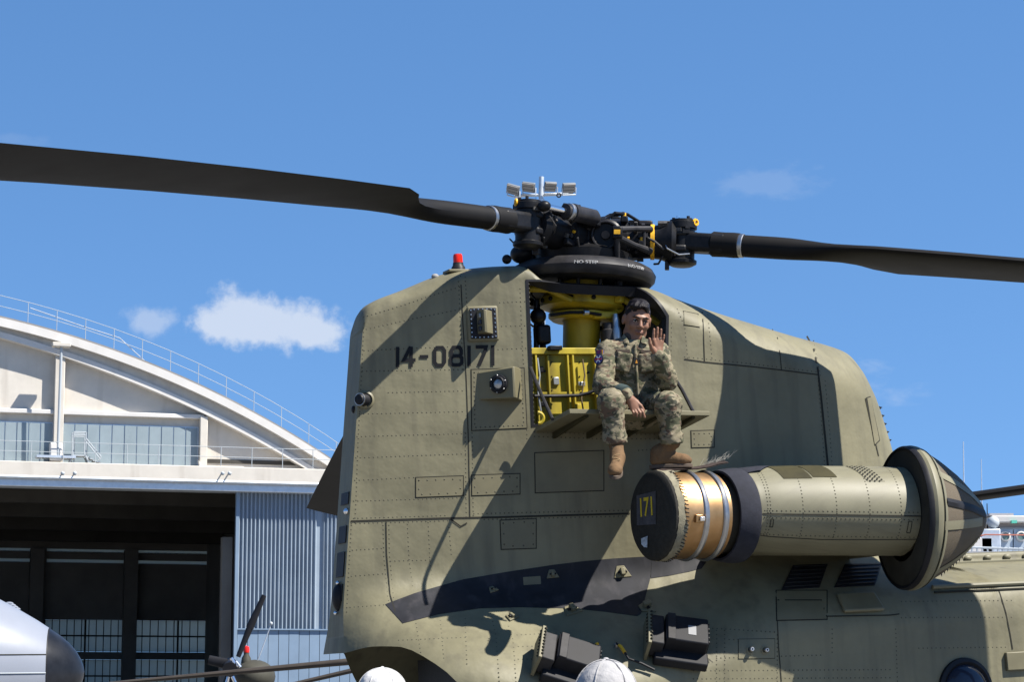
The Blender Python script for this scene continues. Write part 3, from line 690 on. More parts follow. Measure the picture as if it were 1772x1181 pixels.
# ---- flare dispensers below the engine
def dispenser(px, py, ang, s=1.0):
    P, x, y, n = skin_frame(px, py); a = x * math.cos(ang) + y * math.sin(ang); b = np.cross(n, a); ax = [a, b, n]
    c = P + n * 0.09
    o = MB().box(c, (0.27 * s, 0.21 * s, 0.16), ax).build('flare_dispenser', 'black_paint', heli, bevel=0.01)
    MB().box(c - a * 0.185 * s - b * 0.02 + n * 0.0, (0.085 * s, 0.235 * s, 0.13), ax).build('magazine', 'hub_grey', o, bevel=0.008)
    MB().box(c - a * 0.10 * s + n * 0.085, (0.05 * s, 0.215 * s, 0.012), ax).build('clamp_plate', 'hub_grey', o, bevel=0.004)
    MB().box(c - a * 0.237 * s - b * .02, (0.022, 0.28 * s, 0.17), ax).build('face_plate', 'olive_panel', o, bevel=0.003)
    k = MB()
    for i in range(9): k.cyl(c - a * 0.25 * s + b * (i - 4.6) * 0.028 + n * 0.05, c - a * 0.225 * s + b * (i - 4.6) * 0.028 + n * 0.092, 0.008, n=8)
    k.build('face_plate_holes', 'seam_dark', o)['kind'] = 'stuff'
    if px > 1100: MB().box(c + a * 0.03 * s + n * 0.0815 - b * 0.01, (0.05, 0.075, 0.003), ax).build('placard', 'white_text', o)
    for i in range(5): MB().box(c + a * 0.138 * s + b * (i - 2) * 0.036, (0.012, 0.01, 0.13), ax).build('cooling_fin', 'black_paint', o)
    MB().box(P + n * 0.035 - b * 0.14 * s - a * 0.02, (0.34 * s, 0.1, 0.07), ax).build('dispenser_mount', 'black_paint', o, bevel=0.01)
    return o
dispenser(1180, 1120, -0.33); dispenser(988, 1160, -0.42)
# bonding leads with yellow sleeves
for (a, b, c) in [((1034, 1120), (1024, 1140), (1012, 1165)), ((1066, 1120), (1085, 1150), (1130, 1164))]:
    (Pa, xa, ya, na), (Pb, _, _, nb), (Pc, _, _, nc) = skin_frame(*a), skin_frame(*b), skin_frame(*c)
    st_ = MB().lathe([(0, .016), (.02, .014), (.03, .008)], Pa, na, n=14).build('bonding_stud', 'steel', heli)
    q = [Pa + na * .025, Pa * .7 + Pb * .3 + nb * .05, Pb + nb * .05, Pb * .5 + Pc * .5 + nb * .045, Pc + nc * .03]
    MB().tube(q, 0.008, 8).build('lead', 'black_paint', st_)
    MB().tube([q[1] * .6 + q[0] * .4, q[1], q[2] * .5 + q[1] * .5], 0.011, 8).build('yellow_sleeve', 'hardware_yellow', st_)
# ================================================================== rotor hub
hubo = MB().lathe([(-0.26, 0.15), (-0.2, 0.2), (-0.16, 0.33), (-0.1, 0.34), (-0.06, 0.25), (0.0, 0.22), (0.05, 0.24), (0.09, 0.2), (0.10, 0.14), (0.15, 0.13), (0.17, 0.1), (0.17, 0.0)], HUB, MZ, n=40).build('rotor_hub', 'hub_black', heli)
def sub(mb, name, material, parent=hubo, **k): return mb.build(name, material, parent, **k)
for i in range(8):
    a = i * 45 + 10; sub(MB().cyl(disc(a, 0.17, 0.085), disc(a, 0.17, 0.125), 0.018, n=8), 'hub_bolt', 'hub_grey' if i % 3 else 'hardware_yellow')
for k, (az, baz) in enumerate(zip(ARM_AZ, BLADE_AZ)):
    rd = MX * math.cos(rad(az)) + MY * math.sin(rad(az)); tg = np.cross(MZ, rd); ax = [rd, tg, MZ]
    bd = MX * math.cos(rad(baz)) + MY * math.sin(rad(baz)); bt = np.cross(MZ, bd); bax = [bd, bt, MZ]
    H = disc(az, HINGE); dr = DROOP[baz]
    arm = sub(MB().lathe([(0.06, 0.16), (0.15, 0.175), (0.18, 0.155), (0.23, 0.158), (0.3, 0.150), (0.31, 0.115), (0.46, 0.112), (0.52, 0.118), (0.60, 0.15), (0.63, 0.12), (0.63, 0.0)], HUB, rd, n=32), 'pitch_housing', 'hub_black')
    arm.parent = heli
    A = lambda mb, name, material, **kw: mb.build(name, material, arm, **kw)
    if k == 1: A(MB().lathe([(0.455, 0.113), (0.458, 0.121), (0.482, 0.121), (0.485, 0.113)], HUB, rd, n=32), 'yellow_band', 'hardware_yellow')
    for q in range(10):
        t_ = q * math.pi / 5; A(MB().cyl(HUB + rd * 0.295 + (tg * math.cos(t_) + MZ * math.sin(t_)) * 0.126, HUB + rd * 0.318 + (tg * math.cos(t_) + MZ * math.sin(t_)) * 0.126, 0.011, n=6), 'flange_bolt', 'hub_grey' if q % 5 else 'hardware_yellow')
    # fork and lag hinge
    A(MB().box(H - rd * 0.07 + MZ * 0.055, (0.2, 0.19, 0.05), ax).box(H - rd * 0.07 - MZ * 0.055, (0.2, 0.19, 0.05), ax), 'hinge_fork', 'hub_black', bevel=0.015)
    hp = A(MB().lathe([(-0.165, 0.0), (-0.165, 0.07), (-0.15, 0.098), (-0.13, 0.1), (-0.12, 0.084), (0.085, 0.086), (0.09, 0.1), (0.13, 0.1), (0.135, 0.088), (0.15, 0.086), (0.155, 0.06), (0.155, 0.0)], H, MZ, n=32), 'lag_hinge', 'hub_black')
    for q in range(5):
        t_ = q * 1.26 + 0.4; A(MB().cyl(H + MZ * 0.145 + (rd * math.cos(t_) + tg * math.sin(t_)) * 0.06, H + MZ * 0.172 + (rd * math.cos(t_) + tg * math.sin(t_)) * 0.06, 0.012, n=8), 'hinge_nut', 'chrome' if q % 2 else 'hub_grey')
    A(MB().torus(H + MZ * 0.13 + rd * 0.09 + tg * -0.04, rd - tg, 0.018, 0.01, 14, 6), 'hinge_eye', 'hardware_yellow')
    A(MB().box(H - MZ * 0.16 - rd * 0.1, (0.03, 0.05, 0.06), ax), 'droop_stop', 'hub_grey', bevel=0.005)
    # blade root block and sleeve
    dn = bd - MZ * math.tan(dr); dn /= np.linalg.norm(dn)
    A(MB().box(H + dn * 0.15, (0.34, 0.15, 0.13), [dn, bt, np.cross(dn, bt)]), 'root_block', 'hub_black', bevel=0.03, segs=3)
    A(MB().lathe([(0.20, 0.072), (0.22, 0.086), (0.30, 0.084), (0.36, 0.086), (0.40, 0.084), (0.405, 0.076)], H, dn, n=28), 'blade_sleeve', 'blade_black')
    A(MB().lathe([(0.402, 0.079), (0.408, 0.081), (0.428, 0.081), (0.432, 0.076)], H, dn, n=28), 'sleeve_ring', 'steel')
    # lag damper beside the housing, its rod and eye ends
    for sgn in (1,):
        d0 = HUB + rd * 0.20 + tg * 0.235 * sgn + MZ * 0.10; d1 = H + rd * 0.02 + tg * 0.135 * sgn + MZ * 0.10; dd = (d1 - d0) / np.linalg.norm(d1 - d0)
        A(MB().lathe([(0.0, 0.0), (0.0, 0.035), (0.03, 0.055), (0.2, 0.055), (0.21, 0.062), (0.24, 0.062), (0.245, 0.05), (0.30, 0.048), (0.305, 0.0)], d0, dd, n=24), 'lag_damper', 'hub_grey')
        A(MB().lathe([(0.245, 0.054), (0.25, 0.0575), (0.275, 0.0575), (0.28, 0.05)], d0, dd, n=24), 'damper_band', 'steel')
        A(MB().cyl(d0 + dd * 0.3, d1, 0.02, n=14), 'damper_rod', 'chrome')
        A(MB().sphere(d1, 0.045, 14, 10, (1, 1, 0.8)), 'damper_eye', 'hub_black')
        A(MB().box(HUB + rd * 0.2 + tg * 0.19 * sgn + MZ * 0.08, (0.1, 0.1, 0.07), ax), 'damper_lug', 'hub_black', bevel=0.015)
    # pitch horn (an A-frame) and link down to the swashplate
    h0 = HUB + rd * 0.46 - tg * 0.10; h1 = HUB + rd * 0.24 - tg * 0.30
    for zz_ in (0.045, -0.055): A(MB().tube([h0 + MZ * zz_ * 1.5, (h0 + h1) / 2 + MZ * zz_ * 1.1, h1 + MZ * zz_ * 0.5], [0.024, 0.019, 0.024], 10), 'pitch_horn', 'hub_grey')
    A(MB().cyl(h0 + MZ * 0.06 + (h1 - h0) * .2, h0 - MZ * 0.07 + (h1 - h0) * .2, 0.011, n=8), 'horn_strut', 'hub_grey')
    A(MB().box(h1, (0.07, 0.07, 0.085), ax), 'horn_end', 'hub_black', bevel=0.012)
    A(MB().box(h1 - tg * 0.037, (0.042, 0.006, 0.03), ax), 'horn_mark', 'hardware_yellow')
    A(MB().cyl(h1 - MZ * 0.03, disc(az - 38, 0.3, -0.27), 0.02, n=12), 'pitch_link', 'hub_grey')
    # bearing oil tank with a round face towards the rim, feed hose
    c = HUB + rd * 0.16 - tg * 0.19
    A(MB().lathe([(-0.05, 0.11), (0.02, 0.115), (0.03, 0.10), (0.05, 0.098), (0.05, 0.082), (0.03, 0.078), (0.028, 0.03), (0.05, 0.028), (0.05, 0.0)], c, -tg, n=30), 'oil_tank', 'hub_black')
    A(MB().torus(c - tg * 0.052, tg, 0.09, 0.008, 30, 6), 'tank_rim', 'hub_grey')
    A(MB().tube([c + MZ * .11, c + MZ * .16 + rd * .06, HUB + rd * .3 - tg * .1 + MZ * .17, HUB + rd * .38 + MZ * .14], 0.011, 8), 'oil_hose', 'hub_black')
    A(MB().tube([H - MZ * .02 - rd * .12 - tg * .1, H - MZ * .07 - rd * .1 - tg * .14, H - MZ * .11 - rd * .02 - tg * .13, H - MZ * .1 + rd * .05 - tg * .11], 0.006, 6), 'bonding_wire', 'steel')
    for q, (r_, t_, z_) in enumerate([(0.28, -0.12, 0.13), (0.34, 0.06, 0.14), (0.12, 0.12, 0.15), (0.4, -0.13, -0.04), (0.22, 0.02, 0.155), (0.36, 0.12, -0.08)]):
        c = HUB + rd * r_ + tg * t_ + MZ * z_
        A(MB().box(c, (0.05 + 0.02 * (q % 3), 0.04, 0.045), ax), 'valve_block', 'hub_black', bevel=0.008)
        if q in (0, 3): A(MB().cyl(c + MZ * .02, c + MZ * .045, 0.013, n=8), 'valve_cap', 'hardware_yellow')
    # cover bracket above the housing
    A(MB().tube([HUB + rd * .1 + MZ * .15 + tg * .06, HUB + rd * .18 + MZ * .2 + tg * .08, HUB + rd * .27 + MZ * .2 + tg * .02, HUB + rd * .3 + MZ * .13], 0.015, 8), 'lifting_eye', 'hub_black')
    A(MB().box(HUB + rd * .42 + MZ * .125 + tg * .02, (0.1, 0.12, 0.04), ax), 'housing_cap', 'hub_grey', bevel=0.012)
# small fittings crowded over the hub: nuts, unions, brackets, safety wire
mat('hub_worn', (0.05, 0.047, 0.044), 0.5, var=0.4, scale=60); hf_ = random.Random(5)
for k, az in enumerate(ARM_AZ):
    rd = MX * math.cos(rad(az)) + MY * math.sin(rad(az)); tg = np.cross(MZ, rd)
    for q in range(30):
        t_ = hf_.uniform(0, 2 * math.pi); r_ = hf_.uniform(0.08, 0.56); rr = float(np.interp(r_, [0.06, 0.15, 0.3, 0.31, 0.46, 0.6], [0.16, 0.172, 0.15, 0.114, 0.112, 0.14]))
        n_ = tg * math.cos(t_) + MZ * math.sin(t_); c = HUB + rd * r_ + n_ * rr; ax = [rd, np.cross(n_, rd), n_]; mt_ = hf_.choice(['hub_black', 'hub_grey', 'hub_worn', 'hub_worn'])
        if q % 3 == 0: m = MB().cyl(c - n_ * .01, c + n_ * hf_.uniform(.015, .035), hf_.uniform(.008, .018), n=8)
        elif q % 3 == 1: m = MB().box(c + n_ * .006, (hf_.uniform(.02, .07), hf_.uniform(.02, .045), hf_.uniform(.02, .045)), ax)
        else:
            e_ = HUB + rd * (r_ + hf_.uniform(-.14, .14)) + (tg * math.cos(t_ + .7) + MZ * math.sin(t_ + .7)) * (rr + .02); m = MB().tube([c, (c + e_) / 2 + n_ * .035, e_], hf_.uniform(.004, .009), 6)
        m.build('hub_fitting', mt_, hubo)
    H = disc(az, HINGE)
    for q in range(10):
        t_ = hf_.uniform(0, 6.28); z_ = hf_.uniform(-.12, .12); d_ = rd * math.cos(t_) + tg * math.sin(t_); c = H + d_ * .088 + MZ * z_
        MB().box(c, (hf_.uniform(.02, .04), hf_.uniform(.02, .05), hf_.uniform(.015, .04)), [d_, np.cross(MZ, d_), MZ]).build('hinge_fitting', hf_.choice(['hub_black', 'hub_worn', 'hub_grey']), hubo)
# lettering on the drip ring
def ring_text(s, az, size):
    v, f = text_geo(s, size); pts = []
    for a, b, c in v:
        t = rad(az) + a / 0.49; zz_ = -0.03 + b * .8; rr = np.interp(zz_, [-0.095, -0.07, -0.035, 0.002, 0.028], [0.465, 0.49, 0.497, 0.475, 0.43]) + 0.003
        pts.append(R0 + (MX * math.cos(t) + MY * math.sin(t)) * rr + MZ * zz_)
    MB().add(pts, f).build('ring_lettering', 'white_text', ring, smooth=False, fix=False)
ring_text('NO STEP', 249, 0.04); ring_text('NO STEP', 293, 0.04)
# rubber boots behind the hub
MB().sphere(J(902, 440, 0.0), 0.075, 18, 12, (1, 1, 0.85)).build('rubber_dome', 'hub_black', heli)

# ================================================================== mast bay seen through the open doors
def liner(off, name, material, s0, s1, w0):
    stl = np.linspace(s0, s1, 34); t = np.linspace(0, 1, 50); P = np.zeros((len(stl), len(t), 3))
    for i, s in enumerate(stl):
        zt = float(z_top(s)) - off; w = zt + (w0 - zt) * t; h = np.maximum(hw_s(s, w) - off, 0.0); h[0] = 0
        P[i] = np.stack([s_to_u(s, w), -h, w], -1)
    Q = P.copy(); Q[:, :, 1] *= -1; m = MB().grid(P).grid(Q)
    for i0 in (0, -1): m.grid(np.stack([P[i0], Q[i0]], 1))
    m.grid(np.stack([P[:, -1], Q[:, -1]], 1))
    me = bpy.data.meshes.new(name); me.from_pydata(m.v, [], m.f); bm = bmesh.new(); bm.from_mesh(me); bmesh.ops.remove_doubles(bm, verts=bm.verts, dist=1e-5)
    for a, n in planes: bmesh.ops.bisect_plane(bm, geom=bm.verts[:] + bm.edges[:] + bm.faces[:], dist=1e-6, plane_co=(a[0], 0, a[1]), plane_no=(n[0], 0, n[1]))
    kill = []
    for f in bm.faces:
        c = f.calc_center_median()
        if all(n @ (np.array([c[0], c[2]]) - a) < 1e-5 for a, n in planes) and abs(f.normal[1]) > 0.3: kill.append(f)
    bmesh.ops.delete(bm, geom=kill, context='FACES'); bm.to_mesh(me); bm.free()
    o = bpy.data.objects.new(name, me); col.objects.link(o); o.parent = heli; me.materials.append(MATS[material]); return o
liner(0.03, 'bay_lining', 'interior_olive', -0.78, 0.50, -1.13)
# door frame: seal that lines the edge of each opening
for side in (-1, 1):
    m = MB(); loop = []
    for i in range(5):
        a, b = DOOR[i], DOOR[(i + 1) % 5]
        for t in np.linspace(0, 1, 10)[:-1]: loop.append(a * (1 - t) + b * t)
    loop = np.array(loop); cc = loop.mean(0); inn = loop + (cc - loop) / np.linalg.norm(cc - loop, axis=1, keepdims=True) * 0.016; outl = loop - (cc - loop) / np.linalg.norm(cc - loop, axis=1, keepdims=True) * 0.006
    po, _ = surf_arr(outl[:, 0], outl[:, 1], 0.004); pi, _ = surf_arr(inn[:, 0], inn[:, 1], 0.004); qi, _ = surf_arr(inn[:, 0], inn[:, 1], -0.06); qo, _ = surf_arr(outl[:, 0], outl[:, 1], -0.06)
    Gd = np.stack([po, pi, qi, qo, po], 1); Gd = np.concatenate([Gd, Gd[:1]], 0)
    if side > 0: Gd[..., 1] *= -1
    m.grid(Gd); m.build('door_frame', 'black_paint', heli)
# mast, swashplates, shelf, bulkhead
mast = MB().lathe([(-0.62, 0.125), (-0.28, 0.125), (-0.27, 0.14), (0.2, 0.14)], (0, 0, 0), MZ, n=40).build('mast_sleeve', 'yellow_primer', heli)
sw = MB().lathe([(-0.285, 0.13), (-0.285, 0.21), (-0.265, 0.255), (-0.255, 0.285), (-0.20, 0.285), (-0.175, 0.265), (-0.17, 0.16), (-0.17, 0.13)], (0, 0, 0), MZ, n=48).build('swashplate', 'yellow_primer', heli)
MB().lathe([(-0.345, 0.13), (-0.345, 0.2), (-0.325, 0.225), (-0.30, 0.225), (-0.295, 0.13)], (0, 0, 0), MZ, n=48).build('lower_swashplate', 'yellow_primer', heli)
for a in (232, 262, 300, 320, 200, 180, 340):
    p = (MX * math.cos(rad(a)) + MY * math.sin(rad(a))) * 0.288 - MZ * 0.225
    MB().sphere(p, 0.016, 10, 8).build('swashplate_bolt', 'hub_black', sw)
a = rad(300); p = (MX * math.cos(a) + MY * math.sin(a))
MB().box(p * 0.31 - MZ * 0.22, (0.06, 0.05, 0.05), [p, np.cross(MZ, p), MZ]).build('link_lug', 'yellow_primer', sw, bevel=0.01)
MB().cyl(p * 0.31 - MZ * 0.22, p * 0.30 + MZ * 0.05, 0.022, n=12).build('drive_link', 'hub_black', sw)
MB().tube([J(952, 546, -.2), J(985, 541, -.25), J(1012, 541, -.26), J(1040, 545, -.24)], 0.011, 8).build('hydraulic_hose', 'hub_black', heli)
MB().cyl(J(1010, 541, -.27), J(1018, 541, -.27), 0.02, n=12).build('hose_fitting', 'steel', heli)
MB().box(J(1046, 546, -.2), (0.17, 0.06, 0.05)).build('actuator_arm', 'yellow_primer', heli, bevel=0.012)
MB().lathe([(-.03, .03), (.0, .05), (.03, .03)], J(1068, 530, -.15), (0, -1, 0), n=20).build('arm_eye', 'yellow_primer', heli)
MB().lathe([(-.09, 0), (-.09, .035), (-.02, .04), (0, .03), (.05, .028), (.09, .02), (.09, 0)], J(1066, 567, -.25), (0, 0, 1), n=20).build('hydraulic_cylinder', 'steel', heli)
MB().lathe([(-.1, 0), (-.1, .05), (.03, .05), (.04, .035), (.08, .035), (.08, 0)], J(1052, 580, -.22), (0, 0, 1), n=20).build('hydraulic_cylinder', 'hub_grey', heli)
MB().box(J(938, 580, -.1), (0.1, 0.1, 0.13)).build('actuator', 'hub_black', heli, bevel=0.02)
MB().cyl(J(928, 612, -.1), J(928, 520, -.1), 0.018, n=12).build('actuator_rod', 'hub_black', heli)
MB().cyl(J(940, 612, -.05), J(936, 540, -.05), 0.022, n=12).build('actuator_rod', 'hub_black', heli)
MB().sphere(J(931, 548, -.12), 0.055, 14, 10).build('actuator_head', 'hub_black', heli)
for (a, b) in [((915, 500), (1060, 505)), ((930, 492), (990, 520)), ((1060, 505), (1140, 560))]:
    MB().tube([J(*a, -.2), J(*b, -.25)], 0.022, 8).build('bay_brace', 'yellow_primer', heli)
wt = J(975, 600, -.40)[2]; wb_ = -1.10
MB().box((-0.125, -0.02, wt - 0.022), (0.86, 0.64, 0.045)).build('transmission_deck', 'yellow_primer', heli, bevel=0.006)
MB().box((-0.15, -0.30, (wt + wb_) / 2 - .02), (0.96, 0.02, wt - wb_ - 0.05)).build('bulkhead', 'yellow_primer', heli)
for px in (926, 947, 981, 990, 1028, 1060, 1100, 1140):
    u_ = J(px, 660, -.31)[0]; MB().box((u_, -0.325, (wt + wb_) / 2 - .02), (0.012, 0.045, wt - wb_ - 0.06)).build('bulkhead_rib', 'yellow_primer', heli, bevel=0.002)
MB().box((-0.15, -0.322, J(960, 681, -.32)[2]), (0.96, 0.03, 0.014)).build('bulkhead_rib', 'yellow_primer', heli)
for px, py in ((942, 643), (1018, 645), (985, 630)): MB().cyl(J(px, py, -.309), J(px, py, -.316), 0.009, n=10).build('deck_bolt', 'black_paint', heli)
MB().tube([J(925, 686, -.36), J(960, 686, -.38), J(1000, 685, -.38), J(1018, 681, -.4), J(1035, 674, -.42), J(1060, 668, -.42)], 0.011, 8).build('vent_hose', 'hub_grey', heli)
# ================================================================== work platform (the lowered door) and its stays
hl = J(926, 741, -float(hw(*hit(926, 741)))); hr = J(1166, 744, -.53)
ol = J(985, 708, -1.15); orr = J(1228, 712, -1.15)
nrm = np.cross(orr - ol, hl - ol); nrm /= np.linalg.norm(nrm); nrm = nrm if nrm[2] > 0 else -nrm
plat = MB().prism([hl, hr, orr, ol], -nrm * 0.03).build('work_platform', 'olive_panel', heli, bevel=0.004)
MB().prism([hl * .93 + orr * .07, hr * .93 + ol * .07, orr * .93 + hl * .07, ol * .93 + hr * .07], nrm * 0.004).build('platform_tread', 'interior_dark', plat)
for t in (0.12, 0.36, 0.62, 0.88):
    a = hl * (1 - t) + hr * t; b = ol * (1 - t) + orr * t
    MB().prism([a - nrm * .03, b * .96 + a * .04 - nrm * .03, b * .96 + a * .04 - nrm * .045, a - nrm * .07], (hr - hl) / np.linalg.norm(hr - hl) * 0.02).build('platform_stiffener', 'interior_olive', plat)
MB().tube([J(918, 637, -.44), J(938, 686, -.75), J(956, 726, -.98)], 0.012, 8).build('platform_stay', 'hub_grey', plat)
MB().tube([J(1150, 628, -.56), J(1180, 675, -.85), J(1200, 714, -1.05)], 0.012, 8).build('platform_stay', 'hub_grey', plat)
MB().torus(J(931, 724, -.5), (0.2, 1, 0), 0.035, 0.012, 18, 8, math.pi * 0.0, math.pi).build('hinge_handle', 'yellow_primer', plat)

# ================================================================== engine nacelle
NA = J(1128, 893, -1.205); NB = J(1290, 893, -1.15); NR = J(1562, 897, -1.30)
ZE = (NB - NA) / np.linalg.norm(NB - NA); ZB = (NR - NB) / np.linalg.norm(NR - NB); tB = float(np.linalg.norm(NB - NA)); t_r = tB + float(np.linalg.norm(NR - NB)) + 0.035; NL = t_r + 0.535
NZ = ZE; NX, NY, _ = frame_from(ZE, (0, 0, 1))
def nfr(t):
    k = float(smooth01((t - tB + 0.10) / 0.2)); z = ZE * (1 - k) + ZB * k; z /= np.linalg.norm(z); x, y, z = frame_from(z, (0, 0, 1))
    if t < tB - 0.1: c = NA + ZE * t
    elif t > tB + 0.1: c = NB + ZB * (t - tB)
    else:
        q = (t - tB + 0.1) / 0.2; p0, p1, p2 = NA + ZE * (tB - 0.1), NB, NB + ZB * 0.1; c = p0 * (1 - q) ** 2 + p1 * 2 * q * (1 - q) + p2 * q * q
    return c, x, y, z
def nac(t, ang, r):                                         # angle 0 up, 90 towards the viewer
    c, x, y, z = nfr(t); a = rad(ang); return c + (x * math.cos(a) + y * math.sin(a)) * r
def nlathe(prof, n=80):
    m = MB(); P = np.zeros((len(prof), n, 3))
    for i, (t, r) in enumerate(prof):
        c, x, y, z = nfr(t)
        for k in range(n): a = 2 * math.pi * k / n; P[i, k] = c + (x * math.cos(a) + y * math.sin(a)) * r
    return m.grid(P, closed_v=True)
BODY = [(0.60, 0.285), (0.62, 0.292), (0.80, 0.31), (1.10, 0.322), (t_r - 0.25, 0.327), (t_r - 0.05, 0.325)]
def rf(a):
    a = abs(((a + 180) % 360) - 180); return 1 - 0.25 * float(smooth01((a - 85) / 75))
def body_r(t): return float(np.interp(t, [b[0] for b in BODY], [b[1] for b in BODY]))
nacl = MB().grid(np.array([[nac(t, a, r * (rf(a) if 0.63 < t < t_r - 0.03 else 1)) for a in np.linspace(0, 360, 73)[:-1]] for t, r in [(0.60, 0.20)] + BODY[:2] + [(t, float(np.interp(t, [b[0] for b in BODY], [b[1] for b in BODY]))) for t in np.linspace(0.64, t_r - 0.05, 24)] + [(t_r + .02, 0.2)]]), closed_v=True).build('engine_nacelle', 'olive_nacelle', heli)
def ns(mb, name, material, **k): return mb.build(name, material, nacl, **k)
# fairing that carries the nacelle on the fuselage
def fair(t, q):
    k = float(smooth01((t - 0.62) / 0.5)); A0 = nac(t, 165, body_r(t) * rf(165) * 0.97); A1 = nac(t, 215, body_r(t) * 0.9)
    E = np.array([A0[0], -0.55, -1.98]); C1 = A0 + np.array([0, 0.12, -0.03 * k]); return A0 * (1 - q) ** 2 + C1 * 2 * q * (1 - q) + E * q * q
tf = np.linspace(0.66, t_r - 0.05, 30); qf = np.linspace(0, 1, 14)
FA = np.array([[fair(t, q) for q in qf] for t in tf]); m = MB().grid(FA)
for i0 in (0, -1): m.add(list(FA[i0]) + [FA[i0][0] * [1, 0, 1] + [0, -.62, 0]], [tuple(range(15))])
ns(m, 'nacelle_fairing', 'olive_paint')
# exhaust
ns(nlathe([(0.06, 0.25), (0.08, 0.272), (0.42, 0.268), (0.425, 0.24)], 64), 'exhaust_pipe', 'copper_exhaust')
for t in (0.235, 0.375): ns(nlathe([(t - .02, .271), (t - .014, .281), (t, .286), (t + .014, .281), (t + .02, .271)], 64), 'clamp_ring', 'steel')
ns(nlathe([(0.40, 0.235), (0.62, 0.24)], 48), 'exhaust_core', 'interior_dark')
prof = [(0.475, 0.268), (0.475, 0.283), (0.50, 0.290), (0.56, 0.298), (0.60, 0.300), (0.622, 0.296)]
ns(nlathe(prof, 72), 'heat_blanket', 'blanket_navy')
m = MB()
G_ = np.array([[nac(0.60 + 0.24 * j / 6 * (1 - 0.55 * abs(a - 8) / 26) , a, body_r(0.60 + 0.24 * j / 6) + 0.006) for j in range(7)] for a in np.linspace(-30, 30, 17)])
m.grid(G_); ns(m, 'blanket_flap', 'blanket_navy', fix=False)
lt = ns(MB().box(nac(0.17, 98, 0.279), (0.05, 0.05, 0.022), [NZ, np.cross(nac(0.17, 98, 1) - nac(0.17, 98, 0), NZ), nac(0.17, 98, 1) - nac(0.17, 98, 0)]), 'latch_plate', 'copper_exhaust', bevel=0.004)
ns(MB().box(nac(0.185, 98, 0.297), (0.035, 0.028, 0.016), [NZ, np.cross(nac(0.17, 98, 1) - nac(0.17, 98, 0), NZ), nac(0.17, 98, 1) - nac(0.17, 98, 0)]), 'latch', 'chrome', bevel=0.004)
# panel joints, screws, patches, perforated screen on the cowling
def nline(pts, wdt, off, name, material='seam_dark'):
    m = MB(); L = []; R = []
    pts = np.array(pts, float); N_ = 40; q = np.linspace(0, len(pts) - 1, N_); T_ = np.interp(q, np.arange(len(pts)), pts[:, 0]); A_ = np.interp(q, np.arange(len(pts)), pts[:, 1])
    Pc = np.array([nac(t, a, body_r(t) * rf(a) + off) for t, a in zip(T_, A_)]); dd = np.gradient(Pc, axis=0)
    for i in range(N_):
        nn = Pc[i] - nfr(T_[i])[0]; nn /= np.linalg.norm(nn); s_ = np.cross(dd[i], nn); s_ /= np.linalg.norm(s_); L.append(Pc[i] + s_ * wdt); R.append(Pc[i] - s_ * wdt)
    m.grid(np.stack([L, R], 1)); return ns(m, name, material, fix=False)
nline([(0.63, 92), (t_r - 0.04, 92)], 0.004, 0.002, 'cowl_joint'); nline([(0.66, 122), (1.1, 125), (t_r - 0.04, 122)], 0.003, 0.002, 'cowl_joint')
rv = MB()
def nrivet(t, a):
    p = nac(t, a, body_r(t) * rf(a)); n_ = p - nfr(t)[0]; n_ /= np.linalg.norm(n_); x, y, z = frame_from(n_)
    rv.add([p + (x * math.cos(b) + y * math.sin(b)) * 0.0055 for b in np.arange(6) * math.pi / 3] + [p + n_ * 0.0025], [(i, (i + 1) % 6, 6) for i in range(6)])
for t in np.arange(0.66, t_r - 0.05, 0.03):
    for a in (88, 96, 119): nrivet(t, a)
for t in (0.70, 0.73, 0.95, 1.17, 1.39, 1.60):
    for a in np.arange(-20, 122, 4.4): nrivet(t, a)
rv.build('cowl_rivets', 'rivet', nacl, smooth=False, fix=False)['kind'] = 'stuff'
def npatch(t0, t1, a0, a1, off, name, material, sl=0.0):
    m = MB(); m.grid(np.array([[nac(t0 + (t1 - t0) * i / 8 + sl * (a - a0), a, body_r(t0 + (t1 - t0) * i / 8) + off) for a in np.linspace(a0, a1, 9)] for i in range(9)])); return ns(m, name, material, fix=False)
npatch(0.80, 0.99, 8, 46, 0.004, 'cowl_panel', 'interior_olive', 0.0015); npatch(1.00, 1.16, 8, 44, 0.004, 'cowl_panel', 'interior_olive', 0.0015)
MATS['interior_olive']
npatch(1.33, 1.45, 12, 50, 0.003, 'screen_frame', 'olive_nacelle', 0.002)
hm = MB()
for i in range(7):
    for j in range(9):
        t_ = 1.342 + 0.016 * i + 0.002 * (j * 4.2); a_ = 14 + j * 4.2 + (2.1 if i % 2 else 0)
        p = nac(t_, a_, body_r(t_) + 0.0045); n_ = p - nfr(t_)[0]; x, y, z = frame_from(n_, NZ)
        hm.add([p + x * .0085, p + y * .0085, p - x * .0085, p - y * .0085], [(0, 1, 2, 3)])
hm.build('screen_holes', 'seam_dark', nacl, smooth=False, fix=False)['kind'] = 'stuff'
for t_, a0, a1 in ((0.745, 98, 108), (t_r - 0.12, 98, 112)):
    nline([(t_ - .012, a0), (t_ + .012, a0), (t_ + .012, a1), (t_ - .012, a1), (t_ - .012, a0)], 0.0025, 0.003, 'cowl_joint')
